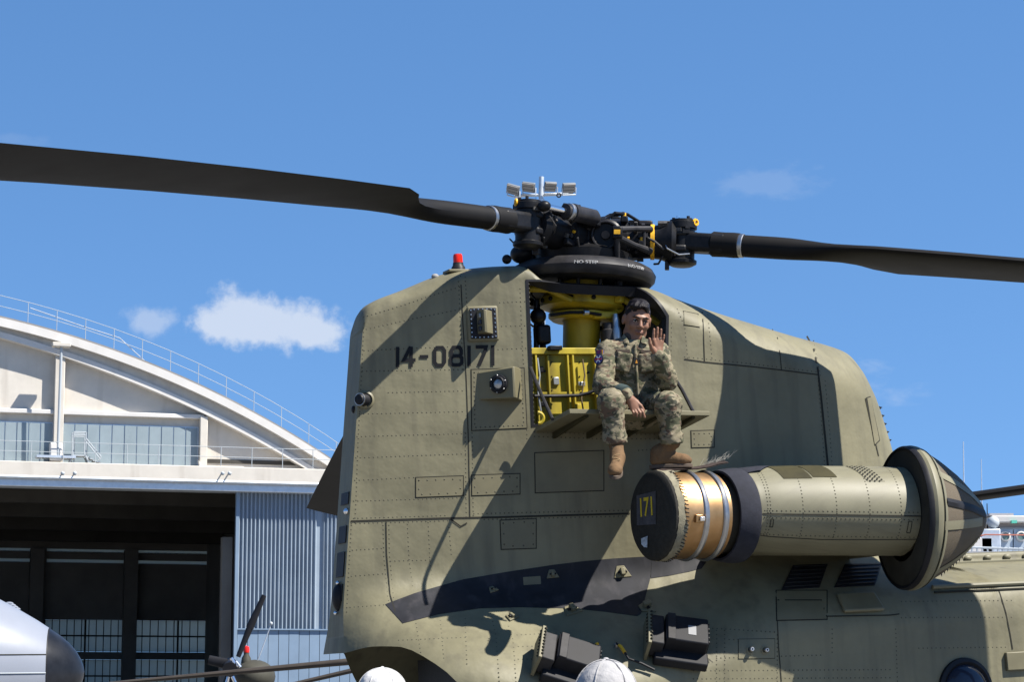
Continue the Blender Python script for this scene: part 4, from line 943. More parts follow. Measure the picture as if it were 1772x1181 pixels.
# inlet: flared ring, screen panels between ribs, nose
rim = ns(nlathe([(t_r - 0.045, 0.28), (t_r - 0.038, 0.36), (t_r - 0.034, 0.44), (t_r - 0.03, 0.452)], 80), 'inlet_back_plate', 'interior_dark')  # dark colour carries the shade of the face turned from the sun
ns(nlathe([(t_r - 0.042, 0.440), (t_r - 0.045, 0.452), (t_r - 0.03, 0.462), (t_r - 0.012, 0.463), (t_r - 0.008, 0.45)], 80), 'inlet_lip', 'black_paint')
SCR = [(t_r - 0.012, 0.455), (t_r + 0.01, 0.466), (t_r + 0.035, 0.462), (t_r + 0.055, 0.450), (t_r + 0.065, 0.440), (t_r + 0.20, 0.362), (t_r + 0.33, 0.268), (NL - 0.11, 0.178), (NL - 0.05, 0.118), (NL - 0.015, 0.06), (NL, 0.0)]
ns(nlathe(SCR[:5], 80), 'inlet_ring', 'olive_nacelle')
mat('screen_tan', (0.085, 0.068, 0.046), 0.75, var=0.12, scale=300, bump=0.4, bscale=420)
ns(nlathe(SCR[4:], 80), 'inlet_screen', 'screen_tan')
def scr_r(t): return float(np.interp(t, [p[0] for p in SCR], [p[1] for p in SCR]))
for a in range(10, 370, 45):
    m = MB(); m.grid(np.array([[nac(t, a + da / max(scr_r(t), .05), scr_r(t) + 0.006) for da in (-1.6, -0.8, 0, 0.8, 1.6)] for t in np.linspace(t_r + 0.06, NL - 0.09, 10)])); ns(m, 'screen_rib', 'olive_nacelle', fix=False)
ns(nlathe([(t_r + 0.062, 0.44), (t_r + 0.066, 0.449), (t_r + 0.088, 0.432), (t_r + 0.092, 0.420)], 80), 'screen_band', 'olive_nacelle')
ns(nlathe([(t_r + 0.053, 0.4525), (t_r + 0.057, 0.4535), (t_r + 0.061, 0.445)], 80), 'band_groove', 'seam_dark')
hg = MB(); hg.grid(np.array([[nac(t, 80 + da / max(scr_r(t), .05), scr_r(t) + 0.016 - abs(da) * 0.006) for da in (-1.4, 0, 1.4)] for t in np.linspace(t_r + 0.085, NL - 0.05, 12)])); ns(hg, 'screen_hinge', 'black_paint', fix=False)
tee = MB()
for i in range(16):
    t_ = t_r + 0.2 + i * 0.022; p = nac(t_, 172, scr_r(t_)); n_ = p - nfr(t_)[0]; n_ /= np.linalg.norm(n_); tee.add([p - NZ * .007, p + NZ * .007, p + n_ * .02], [(0, 1, 2)])
tee.build('hinge_teeth', 'black_paint', nacl, smooth=False)['kind'] = 'stuff'

# ================================================================== canvas cover over the exhaust
ec = empty('exhaust_cover', loc=tuple(a2w(NA))); ec.matrix_world = HELI_M @ Matrix.Translation(Vector(NA))
tag(ec, 'dark canvas exhaust cover marked 171 on the engine tailpipe', 'engine cover')
loc = tuple(NA)
def cb(m, name, material, **k):
    o = m.build(name, material, None, loc=loc, **k); o.location = (0, 0, 0); o.parent = ec; return o
cb(nlathe([(-0.018, 0.0), (-0.02, 0.12), (-0.014, 0.22), (-0.004, 0.262), (0.012, 0.279), (0.03, 0.2805)], 72), 'cover_face', 'cover_cloth')
m = MB(); g = []
for a in np.linspace(0, 360, 97)[:-1]:
    e1 = 0.085 + 0.014 * math.sin(rad(a) * 3 + 1) + 0.008 * math.sin(rad(a) * 11) + (0.03 if 330 < a or a < 25 else 0)
    g.append([nac(0.026 + (e1 - 0.026) * j / 6, a, 0.281 + 0.003 * math.sin(rad(a) * 17 + j)) for j in range(7)])
m.grid(np.array(g + g[:1])); cb(m, 'cover_skirt', 'cover_canvas')
m = MB()
for a in range(20, 340, 5):
    m.cyl(nac(0.075, a, 0.279), nac(0.098, a + 1.2, 0.286), 0.004, n=5)
cb(m, 'skirt_stitching', 'cover_cloth')['kind'] = 'stuff'
fx = -NZ; fr = np.array([0, 0, 1.0]); fr = fr - NZ * (fr @ NZ); fr /= np.linalg.norm(fr); fh = np.cross(fr, fx)      # seen from behind: right-hand direction
mat('patch_grey', (0.05, 0.05, 0.055), 0.85, var=0.3, scale=20); mat('yellow_tape', (0.40, 0.30, 0.012), 0.6, var=0.1, scale=30); mat('label_pale', (0.32, 0.36, 0.40), 0.7, var=0.4, scale=50)
fc = NA - NZ * 0.0225
def cface(x, y, z=0.0): return fc + fh * x + fr * y - NZ * z
MB_ = MB().add([cface(-.14, .135, .001), cface(.10, .145, .001), cface(.085, -.06, .001), cface(-.15, -.05, .001)], [(0, 1, 2, 3)]); cb(MB_, 'grey_patch', 'patch_grey', smooth=False)
v, f = text_geo('171', 0.16); cb(MB().add([cface(a * 0.82 - 0.02, b + 0.05, 0.004) for a, b, c in v], f), 'yellow_number', 'yellow_tape', smooth=False)
cb(MB().add([cface(-.10, -.135, .003), cface(-.02, -.125, .003), cface(-.03, -.195, .003), cface(-.07, -.19, .003), cface(-.10, -.17, .003)], [(0, 1, 2, 3, 4)]), 'pale_label', 'label_pale', smooth=False)
mat('strap_brown', (0.035, 0.025, 0.022), 0.8, var=0.3, scale=30); mat('frayed_thread', (0.20, 0.19, 0.165), 0.8)
sp = [nac(0.04, -6, 0.289), nac(0.12, 0, 0.291), nac(0.20, 4, 0.296), nac(0.30, 4, 0.300), nac(0.40, 0, 0.315), nac(0.50, -6, 0.34), nac(0.58, -10, 0.355)]
g = []
for i, p in enumerate(sp): g.append([p - NY * 0.055 + NX * .006 * math.sin(i), p + NX * 0.004, p + NY * 0.055 - NX * .012])
g = np.array(g); m = MB().grid(g).grid(g - NX * 0.006); cb(m, 'torn_strap', 'strap_brown', fix=False)
m = MB(); rg = random.Random(3)
for i in range(46):
    t_ = 0.40 + 0.2 * rg.random(); p = nac(t_, -8 + rg.uniform(-6, 8), 0.325 + (t_ - .4) * .2); q = p + NZ * rg.uniform(.01, .07) + NX * rg.uniform(.015, .06) + NY * rg.uniform(-.03, .03)
    m.tube([p, (p + q) / 2 + NX * rg.uniform(-.01, .012), q], [0.0011, 0.0009, 0.0005], 4)
cb(m, 'frayed_threads', 'frayed_thread')['kind'] = 'stuff'

# ---- blade of the forward rotor, beyond the fuselage
fh_ = np.array([11.9, 0.0, -0.75]); tipw = at_depth(1600, 872, 23.0) - O; tp = np.array([tipw @ U, tipw @ V, tipw @ Wv]); dd = (fh_ - tp); L_ = np.linalg.norm(dd); dd /= L_
sd = np.cross(dd, [0, 0, 1]); sd /= np.linalg.norm(sd); nn = np.cross(sd, dd); foil = airfoil(0.81, 0.12); secs = []
for s_ in np.linspace(0, L_ - 1.2, 10): secs.append([tp + dd * s_ + sd * x + nn * y for x, y in foil])
P_ = np.array(secs); m = MB().grid(P_, closed_v=True); m.add(list(P_[0]), [tuple(range(len(foil)))]); m.build('rotor_blade', 'blade_black', heli, angle=50)
# ---- pipes, wires and clutter of the mast bay
mat('wire_tan', (0.10, 0.07, 0.03), 0.7); mat('pipe_bare', (0.30, 0.31, 0.30), 0.4, metal=0.7)
rg = random.Random(11)
for k in range(10):
    x0 = (-0.56 + 0.04 * k if k < 5 else 0.16 + 0.035 * (k - 5)) + rg.uniform(-.02, .02); pts = [(x0, 0.02 + rg.uniform(-.1, .2), -0.14)]
    for j in range(4): p = pts[-1]; pts.append((p[0] + rg.uniform(-.06, .06), p[1] + rg.uniform(-.05, .05), p[2] - rg.uniform(.03, .09)))
    MB().tube(pts, rg.uniform(.005, .011), 6).build('bay_pipe', rg.choice(['wire_tan', 'hub_black', 'hub_black', 'yellow_primer']), heli)
for px, py, w_, h_ in ((934, 640, .05, .04), (962, 660, .04, .05), (1006, 665, .05, .03), (940, 700, .06, .03), (1000, 705, .04, .04)):
    c = J(px, py, -.316); MB().box(c, (w_, .02, h_)).build('bay_fitting', rg.choice(['hub_black', 'yellow_primer', 'pipe_bare']), heli, bevel=.004)
MB().tube([J(930, 620, -.34), J(934, 650, -.35), J(931, 680, -.36), J(936, 712, -.36)], .007, 6).build('bay_pipe', 'pipe_bare', heli)
MB().tube([J(1008, 622, -.34), J(1012, 650, -.345), J(1006, 690, -.35), J(1010, 715, -.36)], .006, 6).build('bay_pipe', 'wire_tan', heli)
for px in (955, 1003, 1038):
    for py in (627, 652, 676, 700): MB().cyl(J(px, py, -.309), J(px, py, -.315), .005, n=6).build('bay_rivet', 'hub_black', heli)
MB().lathe([(0, .05), (.05, .05), (.06, .03), (.1, .03)], J(1085, 640, -.33), (0, -1, 0), n=18).build('filter_bowl', 'hub_black', heli)
MB().box(J(960, 603, -.36), (.09, .05, .03)).build('bay_fitting', 'hub_black', heli, bevel=.005)
for a in (210, 240, 275, 310):
    p = MX * math.cos(rad(a)) + MY * math.sin(rad(a)); MB().cyl(p * .24 - MZ * .18, p * .26 - MZ * .05, .014, n=8).build('control_rod', 'hub_black', sw)

# near-black block added as the shade inside the hold, behind the arched lip
MB().box((-0.35, 0, -3.25), (1.6, 0.9, 1.4)).build('hold_shade_block', 'hub_black', heli)
# ================================================================== figures: implicit surfaces turned into meshes
def surface_net(sdf, lo, hi, h):
    lo = np.asarray(lo, float); hi = np.asarray(hi, float); n = np.ceil((hi - lo) / h).astype(int) + 1
    ax = [lo[i] + h * np.arange(n[i]) for i in range(3)]; G = np.stack(np.meshgrid(*ax, indexing='ij'), -1)
    Vv = sdf(G.reshape(-1, 3)).reshape(n); ins = Vv < 0
    cs = np.zeros((*(n - 1), 3)); cn = np.zeros(n - 1); edges = []
    for a in range(3):
        s0 = [slice(None)] * 3; s1 = [slice(None)] * 3; s0[a] = slice(0, -1); s1[a] = slice(1, None)
        A, B = Vv[tuple(s0)], Vv[tuple(s1)]; cr = ins[tuple(s0)] != ins[tuple(s1)]; idx = np.argwhere(cr)
        if not len(idx): continue
        va = A[cr]; vb = B[cr]; t = va / (va - vb); P = lo + h * idx.astype(float); P[:, a] += t * h
        b, c = [q for q in range(3) if q != a]
        for db in (0, -1):
            for dc in (0, -1):
                I = idx.copy(); I[:, b] += db; I[:, c] += dc
                ok = ((I >= 0) & (I < n - 1)).all(1)
                np.add.at(cs, tuple(I[ok].T), P[ok]); np.add.at(cn, tuple(I[ok].T), 1)
        edges.append((a, b, c, idx, ins[tuple(s0)][cr]))
    m = cn > 0; vid = -np.ones(n - 1, int); vid[m] = np.arange(m.sum()); verts = cs[m] / cn[m][:, None]; faces = []
    for a, b, c, idx, sgn in edges:
        ok = (idx[:, b] > 0) & (idx[:, c] > 0) & (idx[:, b] < n[b] - 1) & (idx[:, c] < n[c] - 1); I = idx[ok]; s = sgn[ok]
        def q(db, dc): J_ = I.copy(); J_[:, b] += db; J_[:, c] += dc; return vid[tuple(J_.T)]
        f = np.stack([q(-1, -1), q(0, -1), q(0, 0), q(-1, 0)], 1)
        flip = s if a != 1 else ~s
        f[~flip] = f[~flip][:, ::-1]; faces.append(f)
    return verts, np.concatenate(faces)
def rc(p, a, b, ra, rb):
    a = np.asarray(a, float); b = np.asarray(b, float); ba = b - a; h = np.clip(((p - a) @ ba) / (ba @ ba), 0, 1)
    return np.linalg.norm(p - a - h[:, None] * ba, axis=1) - (ra + (rb - ra) * h)
def el(p, c, r, axes=None):
    q = p - np.asarray(c, float)
    if axes is not None: q = q @ np.asarray(axes, float).T
    r = np.asarray(r, float); k0 = np.linalg.norm(q / r, axis=1); k1 = np.linalg.norm(q / (r * r), axis=1); return k0 * (k0 - 1) / np.maximum(k1, 1e-6)
def rbox(p, c, half, rr, axes=None):
    q = p - np.asarray(c, float)
    if axes is not None: q = q @ np.asarray(axes, float).T
    d = np.abs(q) - np.asarray(half, float) + rr; return np.linalg.norm(np.maximum(d, 0), axis=1) + np.minimum(d.max(1), 0) - rr
def smin(a, b, k): h = np.clip(0.5 + 0.5 * (b - a) / k, 0, 1); return b * (1 - h) + a * h - k * h * (1 - h)
def su(k, *ds):
    r = ds[0]
    for d in ds[1:]: r = smin(r, d, k)
    return r
def folds(p, f, seed, amp):
    r = np.random.default_rng(seed); o = np.zeros(len(p))
    for i in range(4):
        d = r.normal(size=3); d /= np.linalg.norm(d); e = r.normal(size=3) * f * 0.5; ph = r.uniform(0, 6)
        o += 1 - np.abs(np.sin((p @ d) * f * (0.7 + 0.25 * i) + 1.6 * np.sin(p @ e + ph) + ph)) * 1.5
    return amp * o / 4
BODY_PARTS = []
def net_add(sdf, lo, hi, h):
    v, f = surface_net(sdf, lo, hi, h); BODY_PARTS.append((v, f))
def net_obj(sdf, lo, hi, h, name, material, parent, org, angle=80):
    v, f = surface_net(sdf, lo, hi, h); m = MB(); m.v = [tuple(x) for x in v - np.asarray(org)]; m.f = [tuple(map(int, q)) for q in f]
    o = m.build(name, material, None, angle=angle, fix=True); o.parent = parent; return o
def bounds(pts, pad): pts = np.array(pts); return pts.min(0) - pad, pts.max(0) + pad

mat('skin', (0.185, 0.093, 0.057), 0.5, var=0.08, scale=25); mat('lips', (0.20, 0.075, 0.058), 0.45); mat('hair_dark', (0.010, 0.008, 0.008), 0.38, var=0.4, scale=80, bump=0.5, bscale=260)
mat('eye_dark', (0.02, 0.015, 0.012), 0.2); mat('eye_white', (0.6, 0.58, 0.55), 0.3)
mat('boot_suede', (0.108, 0.062, 0.028), 0.85, var=0.22, scale=22, bump=0.3, bscale=180); mat('boot_sole', (0.075, 0.055, 0.04), 0.8, var=0.2, scale=30); mat('lace', (0.26, 0.17, 0.085), 0.8)
mat('tee_shirt', (0.06, 0.045, 0.035), 0.9); mat('cuff_green', (0.035, 0.05, 0.048), 0.85, var=0.2, scale=40)
mat('patch_blue', (0.035, 0.04, 0.16), 0.8); mat('patch_red', (0.42, 0.03, 0.03), 0.8); mat('patch_white', (0.6, 0.58, 0.56), 0.8); mat('patch_orange', (0.55, 0.24, 0.03), 0.8); mat('patch_black', (0.02, 0.02, 0.02), 0.8)
def camo_mat(name):
    m = bpy.data.materials.new(name); m.use_nodes = True; n = m.node_tree.nodes; l = m.node_tree.links; b = n['Principled BSDF']; b.inputs['Roughness'].default_value = 0.9; b.inputs['Specular IOR Level'].default_value = 0.2
    tc = n.new('ShaderNodeTexCoord')
    def ns_(scale, st, det, dist):
        mp = n.new('ShaderNodeMapping'); mp.inputs['Scale'].default_value = st; l.new(tc.outputs['Object'], mp.inputs['Vector'])
        t = n.new('ShaderNodeTexNoise'); t.inputs['Scale'].default_value = scale; t.inputs['Detail'].default_value = det; t.inputs['Distortion'].default_value = dist; l.new(mp.outputs[0], t.inputs['Vector']); return t.outputs['Fac']
    last = None
    base = n.new('ShaderNodeValToRGB'); base.color_ramp.interpolation = 'CONSTANT'; l.new(ns_(9, (1, 1, 1.6), 4, .5), base.inputs['Fac'])
    e = base.color_ramp.elements; e[0].color = (0.066, 0.067, 0.040, 1); e[1].position = 0.46; e[1].color = (0.165, 0.142, 0.093, 1); q = e.new(0.58); q.color = (0.105, 0.098, 0.059, 1)
    last = base.outputs['Color']
    for sc_, st, col_, thr in ((11, (1, 1, 1.9), (0.082, 0.056, 0.038), 0.585), (13, (1.2, 1, 2.0), (0.044, 0.043, 0.030), 0.61), (16, (1, 1.3, 1.9), (0.19, 0.162, 0.112), 0.62)):
        mr = n.new('ShaderNodeMath'); mr.operation = 'GREATER_THAN'; mr.inputs[1].default_value = thr; l.new(ns_(sc_, st, 3, .9), mr.inputs[0])
        mx = n.new('ShaderNodeMix'); mx.data_type = 'RGBA'; l.new(mr.outputs[0], mx.inputs['Factor']); l.new(last, mx.inputs['A']); mx.inputs['B'].default_value = (*col_, 1); last = mx.outputs['Result']
    l.new(last, b.inputs['Base Color'])
    t3 = n.new('ShaderNodeTexNoise'); t3.inputs['Scale'].default_value = 38; t3.inputs['Detail'].default_value = 5; l.new(tc.outputs['Object'], t3.inputs['Vector'])
    bp = n.new('ShaderNodeBump'); bp.inputs['Strength'].default_value = 0.35; bp.inputs['Distance'].default_value = 0.012; l.new(t3.outputs['Fac'], bp.inputs['Height']); l.new(bp.outputs['Normal'], b.inputs['Normal'])
    MATS[name] = m
camo_mat('camouflage')

# ---------------------------------------------------------------- the crewman seated on the platform
pel = JW(1098, 712, -0.80); ORG = pel.copy()
man = empty('person', loc=tuple(pel)); tag(man, 'soldier in camouflage uniform and tan boots seated on the platform, waving one hand', 'person')
Jw = JW
hipR, hipL = Jw(1076, 704, -.80), Jw(1124, 704, -.80)
knR, knL = Jw(1057, 696, -1.24), Jw(1156, 701, -1.24)
anR, anL = Jw(1066, 768, -1.215), Jw(1162, 768, -1.205)
shR, shL = Jw(1052, 611, -.83), Jw(1138, 612, -.86)
elR, elL = Jw(1043, 667, -.93), Jw(1154, 657, -1.03)
wrR, wrL = Jw(1083, 683, -1.20), Jw(1139, 617, -1.17)
chest = Jw(1094, 632, -.83); waist = Jw(1098, 684, -.80)
X1 = np.array([1.0, 0.12, 0]); X1 /= np.linalg.norm(X1); Z1 = np.array([0, -0.1, 1.0]); Z1 -= X1 * (Z1 @ X1); Z1 /= np.linalg.norm(Z1); Y1 = np.cross(Z1, X1); TA = [X1, Y1, Z1]
cutR = anR; cutL = anL
def sdf_trousers(p):
    d = su(0.05, el(p, pel + Z1 * .01, (.19, .15, .13), TA), rc(p, hipR, knR, .094, .072), rc(p, knR, anR, .074, .056), el(p, anR + (knR - anR) * .1, (.061, .063, .045)))
    e = su(0.05, rc(p, hipL, knL, .094, .074), rc(p, knL, anL, .076, .058), el(p, anL + (knL - anL) * .1, (.062, .064, .045)))
    d = smin(d, e, .03) - folds(p, 38, 5, .013) - folds(p, 85, 9, .006)
    for kn, an in ((knR, anR), (knL, anL)):
        dn = (an - kn) / np.linalg.norm(an - kn); d = np.where(((p - an) @ dn > 0.0) & (np.linalg.norm(p - an, axis=1) < .12), np.maximum(d, (p - an) @ dn), d)
    # cargo pocket on the outer thigh
    return d
lo, hi = bounds([hipR, hipL, knR, knL, anR, anL, pel], .17)
net_obj(sdf_trousers, lo, hi, .0085, 'trousers', 'camouflage', man, ORG)
for hp, kn, sx in ((hipR, knR, -1), (hipL, knL, 1)):
    c = hp * .35 + kn * .65 + X1 * sx * .078 - Z1 * .02; dd_ = (kn - hp) / np.linalg.norm(kn - hp); zz2 = np.cross(dd_, X1 * sx); zz2 /= np.linalg.norm(zz2)
    net_obj(lambda p: rbox(p, c, (.085, .075, .02), .012, [dd_, zz2, X1]) - folds(p, 60, 3, .004), c - .14, c + .14, .007, 'cargo_pocket', 'camouflage', man, ORG)
def sdf_jacket(p):
    t = su(0.06, el(p, chest + Z1 * .015, (.162, .115, .155), TA), el(p, waist + Z1 * .02, (.148, .118, .14), TA), el(p, (chest + waist) / 2, (.148, .114, .18), TA))
    t = su(0.05, t, rc(p, shR, shL, .072, .072), el(p, chest + Z1 * .10, (.12, .075, .06), TA))
    aR = su(0.035, rc(p, shR, elR, .070, .060), rc(p, elR, wrR, .058, .042)); aL = su(0.035, rc(p, shL, elL, .070, .062), rc(p, elL, wrL, .062, .046))
    d = smin(smin(t, aR, .035), aL, .035) - folds(p, 36, 21, .013) - folds(p, 80, 4, .0065)
    d = np.maximum(d, -((p - (waist - Z1 * .075)) @ Z1))
    # neck opening
    return np.maximum(d, -(np.linalg.norm((p - (chest + Z1 * .19)) @ np.array(TA).T / np.array([.062, .062, .10]), axis=1) - 1) * .06)
lo, hi = bounds([shR, shL, elR, elL, wrR, wrL, waist - Z1 * .05, chest + Z1 * .2], .10)
net_obj(sdf_jacket, lo, hi, .008, 'jacket', 'camouflage', man, ORG)
# collar flaps, front placket, chest pockets, waist hem
nk = chest + Z1 * .165
for sx in (-1, 1):
    a = nk + X1 * sx * .062 - Y1 * .02 + Z1 * .035; b = nk + X1 * sx * .03 - Y1 * .115 - Z1 * .035; e = nk + X1 * sx * .085 - Y1 * .085 - Z1 * .045
    m = MB(); back = nk + X1 * sx * .045 + Y1 * .055 + Z1 * .045; bk2 = nk + X1 * sx * .075 + Y1 * .04 - Z1 * .01
    g = np.array([[back, bk2], [a, a + X1 * sx * .025 - Z1 * .055], [b * .5 + a * .5 + Z1 * .008, e * .75 + a * .25], [b, e]])
    g2 = np.stack([g[:, 0], g.mean(1) - Y1 * .012 + Z1 * .006, g[:, 1]], 1)
    m.grid(g2 - ORG); o = m.build('collar', 'camouflage', man, fix=False); md = o.modifiers.new('s', 'SOLIDIFY'); md.thickness = .007; md2 = o.modifiers.new('b', 'SUBSURF'); md2.levels = 2; md2.render_levels = 2
    pc = chest + X1 * sx * .075 - Y1 * .116 + Z1 * .012
    net_obj(lambda p: rbox(p, pc, (.05, .016, .062), .01, [X1 * .98 + Z1 * .18 * sx, Y1, Z1 - X1 * .18 * sx]) - folds(p, 60, 31 + sx, .004), pc - .11, pc + .11, .006, 'chest_pocket', 'camouflage', man, ORG)
pl_ = MB().tube([nk - Y1 * .105 - Z1 * .04 - ORG, chest - Y1 * .134 + Z1 * .02 - ORG, (chest + waist) / 2 - Y1 * .137 - ORG, waist - Y1 * .14 - Z1 * .03 - ORG], [.009, .010, .010, .010], 8); pl_.build('placket', 'camouflage', man)
for sx, w_ in ((-1, .045), (1, .045)):
    c = chest + X1 * sx * .078 - Y1 * .115 + Z1 * .082 - ORG; MB().box(c, (.085, .012, .017), [X1, Y1, Z1]).build('name_tape', 'boot_sole', man)
MB().box(chest - Y1 * .158 + Z1 * .015 - ORG, (.034, .006, .045), [X1, Y1, Z1]).build('rank_tab', 'patch_black', man)
MB().add([chest - Y1 * .163 + Z1 * .03 - ORG, chest - Y1 * .163 + X1 * .008 + Z1 * .004 - ORG, chest - Y1 * .163 - X1 * .008 + Z1 * .004 - ORG], [(0, 1, 2)]).build('rank_mark', 'patch_orange', man, smooth=False)
net_obj(lambda p: el(p, nk + Z1 * .0, (.06, .06, .07), TA), nk - .1, nk + .1, .008, 'tee_shirt', 'tee_shirt', man, ORG)
dw = (wrR - elR) / np.linalg.norm(wrR - elR); MB().lathe([(-.07, .0), (-.07, .054), (-.03, .056), (.0, .052), (.004, .04)], wrR - ORG, dw, n=24).build('sleeve_cuff', 'cuff_green', man)
# shoulder patches on the near sleeve
out = np.array([-0.62, -0.78, 0.08]); out /= np.linalg.norm(out); px_, py_, pz_ = frame_from(out, (0, 0, 1)); 
pc = shR * .72 + elR * .28 + out * .079 - ORG
pt = MB().lathe([(0, .036), (.005, .036), (.007, .032), (.007, 0)], pc, out, n=24).build('shoulder_patch', 'patch_black', man)
MB().lathe([(.007, .030), (.0085, .03), (.0085, 0)], pc, out, n=24).build('patch_field', 'patch_blue', pt)
for k_, (ang, mt_) in enumerate(((0.6, 'patch_white'), (-0.6, 'patch_white'), (1.57, 'patch_red'))):
    a_ = px_ * math.cos(ang) + py_ * math.sin(ang); MB().box(pc + out * (.0095 + .0008 * k_), (.05, .007, .002), [a_, np.cross(out, a_), out]).build('patch_stripe', mt_, pt)
pc2 = shR * .93 + elR * .07 + out * .079 - ORG
p2 = MB().box(pc2, (.034, .05, .006), [px_, py_, out]).build('flag_patch', 'patch_blue', man)
MB().box(pc2 + out * .004 - py_ * .017 + px_ * .0, (.034, .012, .003), [px_, py_, out]).build('flag_edge', 'patch_orange', p2)
for q in range(3): MB().box(pc2 + out * .004 + px_ * (-.012 + .012 * q) + py_ * .007, (.004, .03, .002), [px_, py_, out]).build('flag_stripe', 'patch_red', p2)

# head
Hc = Jw(1102, 556, -.86); HS = 1.07
hf = np.array([0.20, -0.95, -0.26]); hf /= np.linalg.norm(hf); hxr = np.cross(hf, [0.10, 0, 1.0]); hxr /= np.linalg.norm(hxr); hu = np.cross(hxr, hf); HAX = np.array([hxr, hf, hu])
def HP_(x, y, z): return Hc + (hxr * x + hf * y + hu * z) * HS
def sdf_head(P):
    p = ((P - Hc) @ HAX.T) / HS
    d = su(.03, el(p, (0, -.014, .034), (.076, .096, .088)), el(p, (0, .018, -.03), (.063, .072, .088)))
    d = su(.022, d, el(p, (0, .048, -.094), (.034, .034, .027)), rc(p, (-.048, .0, -.07), (-.012, .055, -.1), .022, .018), rc(p, (.048, .0, -.07), (.012, .055, -.1), .022, .018))
    for s in (-1, 1): d = su(.014, d, el(p, (s * .036, .064, -.022), (.024, .022, .022)))
    d = su(.012, d, el(p, (0, .078, .03), (.052, .016, .011)))
    for s in (-1, 1): d = -su(.012, -d, el(p, (s * .031, .097, .008), (.019, .014, .011)))
    d = su(.009, d, rc(p, (0, .084, .018), (0, .106, -.022), .008, .0125), el(p, (-.012, .096, -.026), (.009, .011, .008)), el(p, (.012, .096, -.026), (.009, .011, .008)))
    d = su(.007, d, el(p, (0, .088, -.0525), (.025, .011, .006)), el(p, (0, .086, -.064), (.02, .011, .0065)))
    for s in (-1, 1):
        e_ = el(p, (s * .08, -.006, .0), (.012, .02, .032)); e_ = -su(.006, -e_, el(p, (s * .09, .0, .0), (.008, .011, .018))); d = su(.008, d, e_)
    n_ = ((nk - Z1 * .05 - Hc) @ HAX.T) / HS
    d = su(.025, d, rc(p, (0, -.022, -.07), n_, .056, .062))
    return d * HS
net_add(sdf_head, Hc - .22 - np.array([0, 0, .09]), Hc + .18, .0048)
def sdf_hair(P):
    p = ((P - Hc) @ HAX.T) / HS
    d = su(.02, el(p, (0, -.015, .037), (.0772, .0973, .0895)), el(p, (.010, .048, .092), (.058, .045, .026)), el(p, (0.0, -.01, .106), (.058, .066, .026)))
    zth = np.interp(p[:, 1], [-.12, -.03, .012, .03, .055, .1], [-.07, -.025, -.022, .032, .066, .088]) + .004 * np.sin(p[:, 0] * 310 + 2 * np.sin(p[:, 1] * 200)) + .010 * np.cos(p[:, 0] * 75) * (p[:, 1] > .04)
    cut = -(p[:, 2] - zth)
    side = np.where((np.abs(p[:, 0]) > .06), .012 - p[:, 2] - .3 * p[:, 1], -1)
    d = np.maximum(d, np.minimum(cut, .05))
    return (d - .003 * np.sin(p[:, 0] * 160 + 3 * np.sin(p[:, 1] * 40)) * (p[:, 2] > .06)) * HS
net_obj(sdf_hair, Hc - .19, Hc + .22, .0048, 'hair', 'hair_dark', man, ORG)
for s in (-1, 1):
    MB().tube([HP_(s * .012, .0945, .026) - ORG, HP_(s * .03, .0935, .0335) - ORG, HP_(s * .05, .078, .028) - ORG], [.0045, .0055, .003], 8).build('eyebrow', 'hair_dark', man)
    MB().sphere(HP_(s * .031, .0775, .0075) - ORG, .0105 * HS, 14, 10).build('eye', 'eye_white', man)
    MB().sphere(HP_(s * .0325, .0835, .0055) - ORG, .0066 * HS, 12, 8).build('iris', 'eye_dark', man)
    MB().tube([HP_(s * .016, .0865, .0085) - ORG, HP_(s * .031, .092, .0135) - ORG, HP_(s * .046, .081, .008) - ORG], [.0025, .0045, .0025], 8).build('eyelid', 'hair_dark', man)
MB().tube([HP_(-.024, .092, -.0565) - ORG, HP_(-.009, .0995, -.0585) - ORG, HP_(.009, .0995, -.0585) - ORG, HP_(.026, .0915, -.0545) - ORG], [.0016, .0032, .0032, .0016], 8).build('mouth', 'lips', man)

# hands: palm and five fingers each
def hand(wrist, palm_pts, fingers, thumb, palm_r, name):
    """fingers: list of (base, mid, tip); all world points"""
    kn_ = [f[0] for f in fingers]
    def sdf(p):
        d = rc(p, wrist, wrist * .6 + np.mean(kn_, axis=0) * .4, .027, .024)
        for k in kn_: d = smin(d, rc(p, wrist * .75 + k * .25, k, .017, .0125), .012)
        d = smin(d, rc(p, wrist * .7 + thumb[0] * .3, thumb[0], .02, .015), .012)
        fd = None
        for i, (a, b, c) in enumerate(fingers):
            r_ = (.0098, .0102, .0098, .0086)[i]; f = smin(rc(p, a, b, r_, r_ * .92), rc(p, b, c, r_ * .92, r_ * .78), .003); fd = f if fd is None else np.minimum(fd, f)
        fd = np.minimum(fd, smin(rc(p, thumb[0], thumb[1], .0125, .011), rc(p, thumb[1], thumb[2], .011, .0088), .003))
        return smin(d, fd, .006)
    pts = [wrist] + [q for f in fingers for q in f] + list(thumb); lo, hi = bounds(pts, .03)
    net_add(sdf, lo, hi, .0034)
w = w_up = Jw(1139, 619, -1.165)
hand(w, None, [(Jw(1130.5, 589, -1.185), Jw(1131.0, 578.5, -1.195), Jw(1131.8, 570.5, -1.20)), (Jw(1136, 588, -1.18), Jw(1137.2, 577, -1.19), Jw(1138, 568, -1.195)),
               (Jw(1141.3, 589.5, -1.18), Jw(1143, 579.5, -1.192), Jw(1144, 571, -1.20)), (Jw(1145.5, 593, -1.18), Jw(1148, 586, -1.19), Jw(1149.2, 580.5, -1.195))],
     (Jw(1128, 603, -1.19), Jw(1124.8, 595, -1.205), Jw(1124, 587, -1.21)), .03, 'waving_hand')
w = wrR
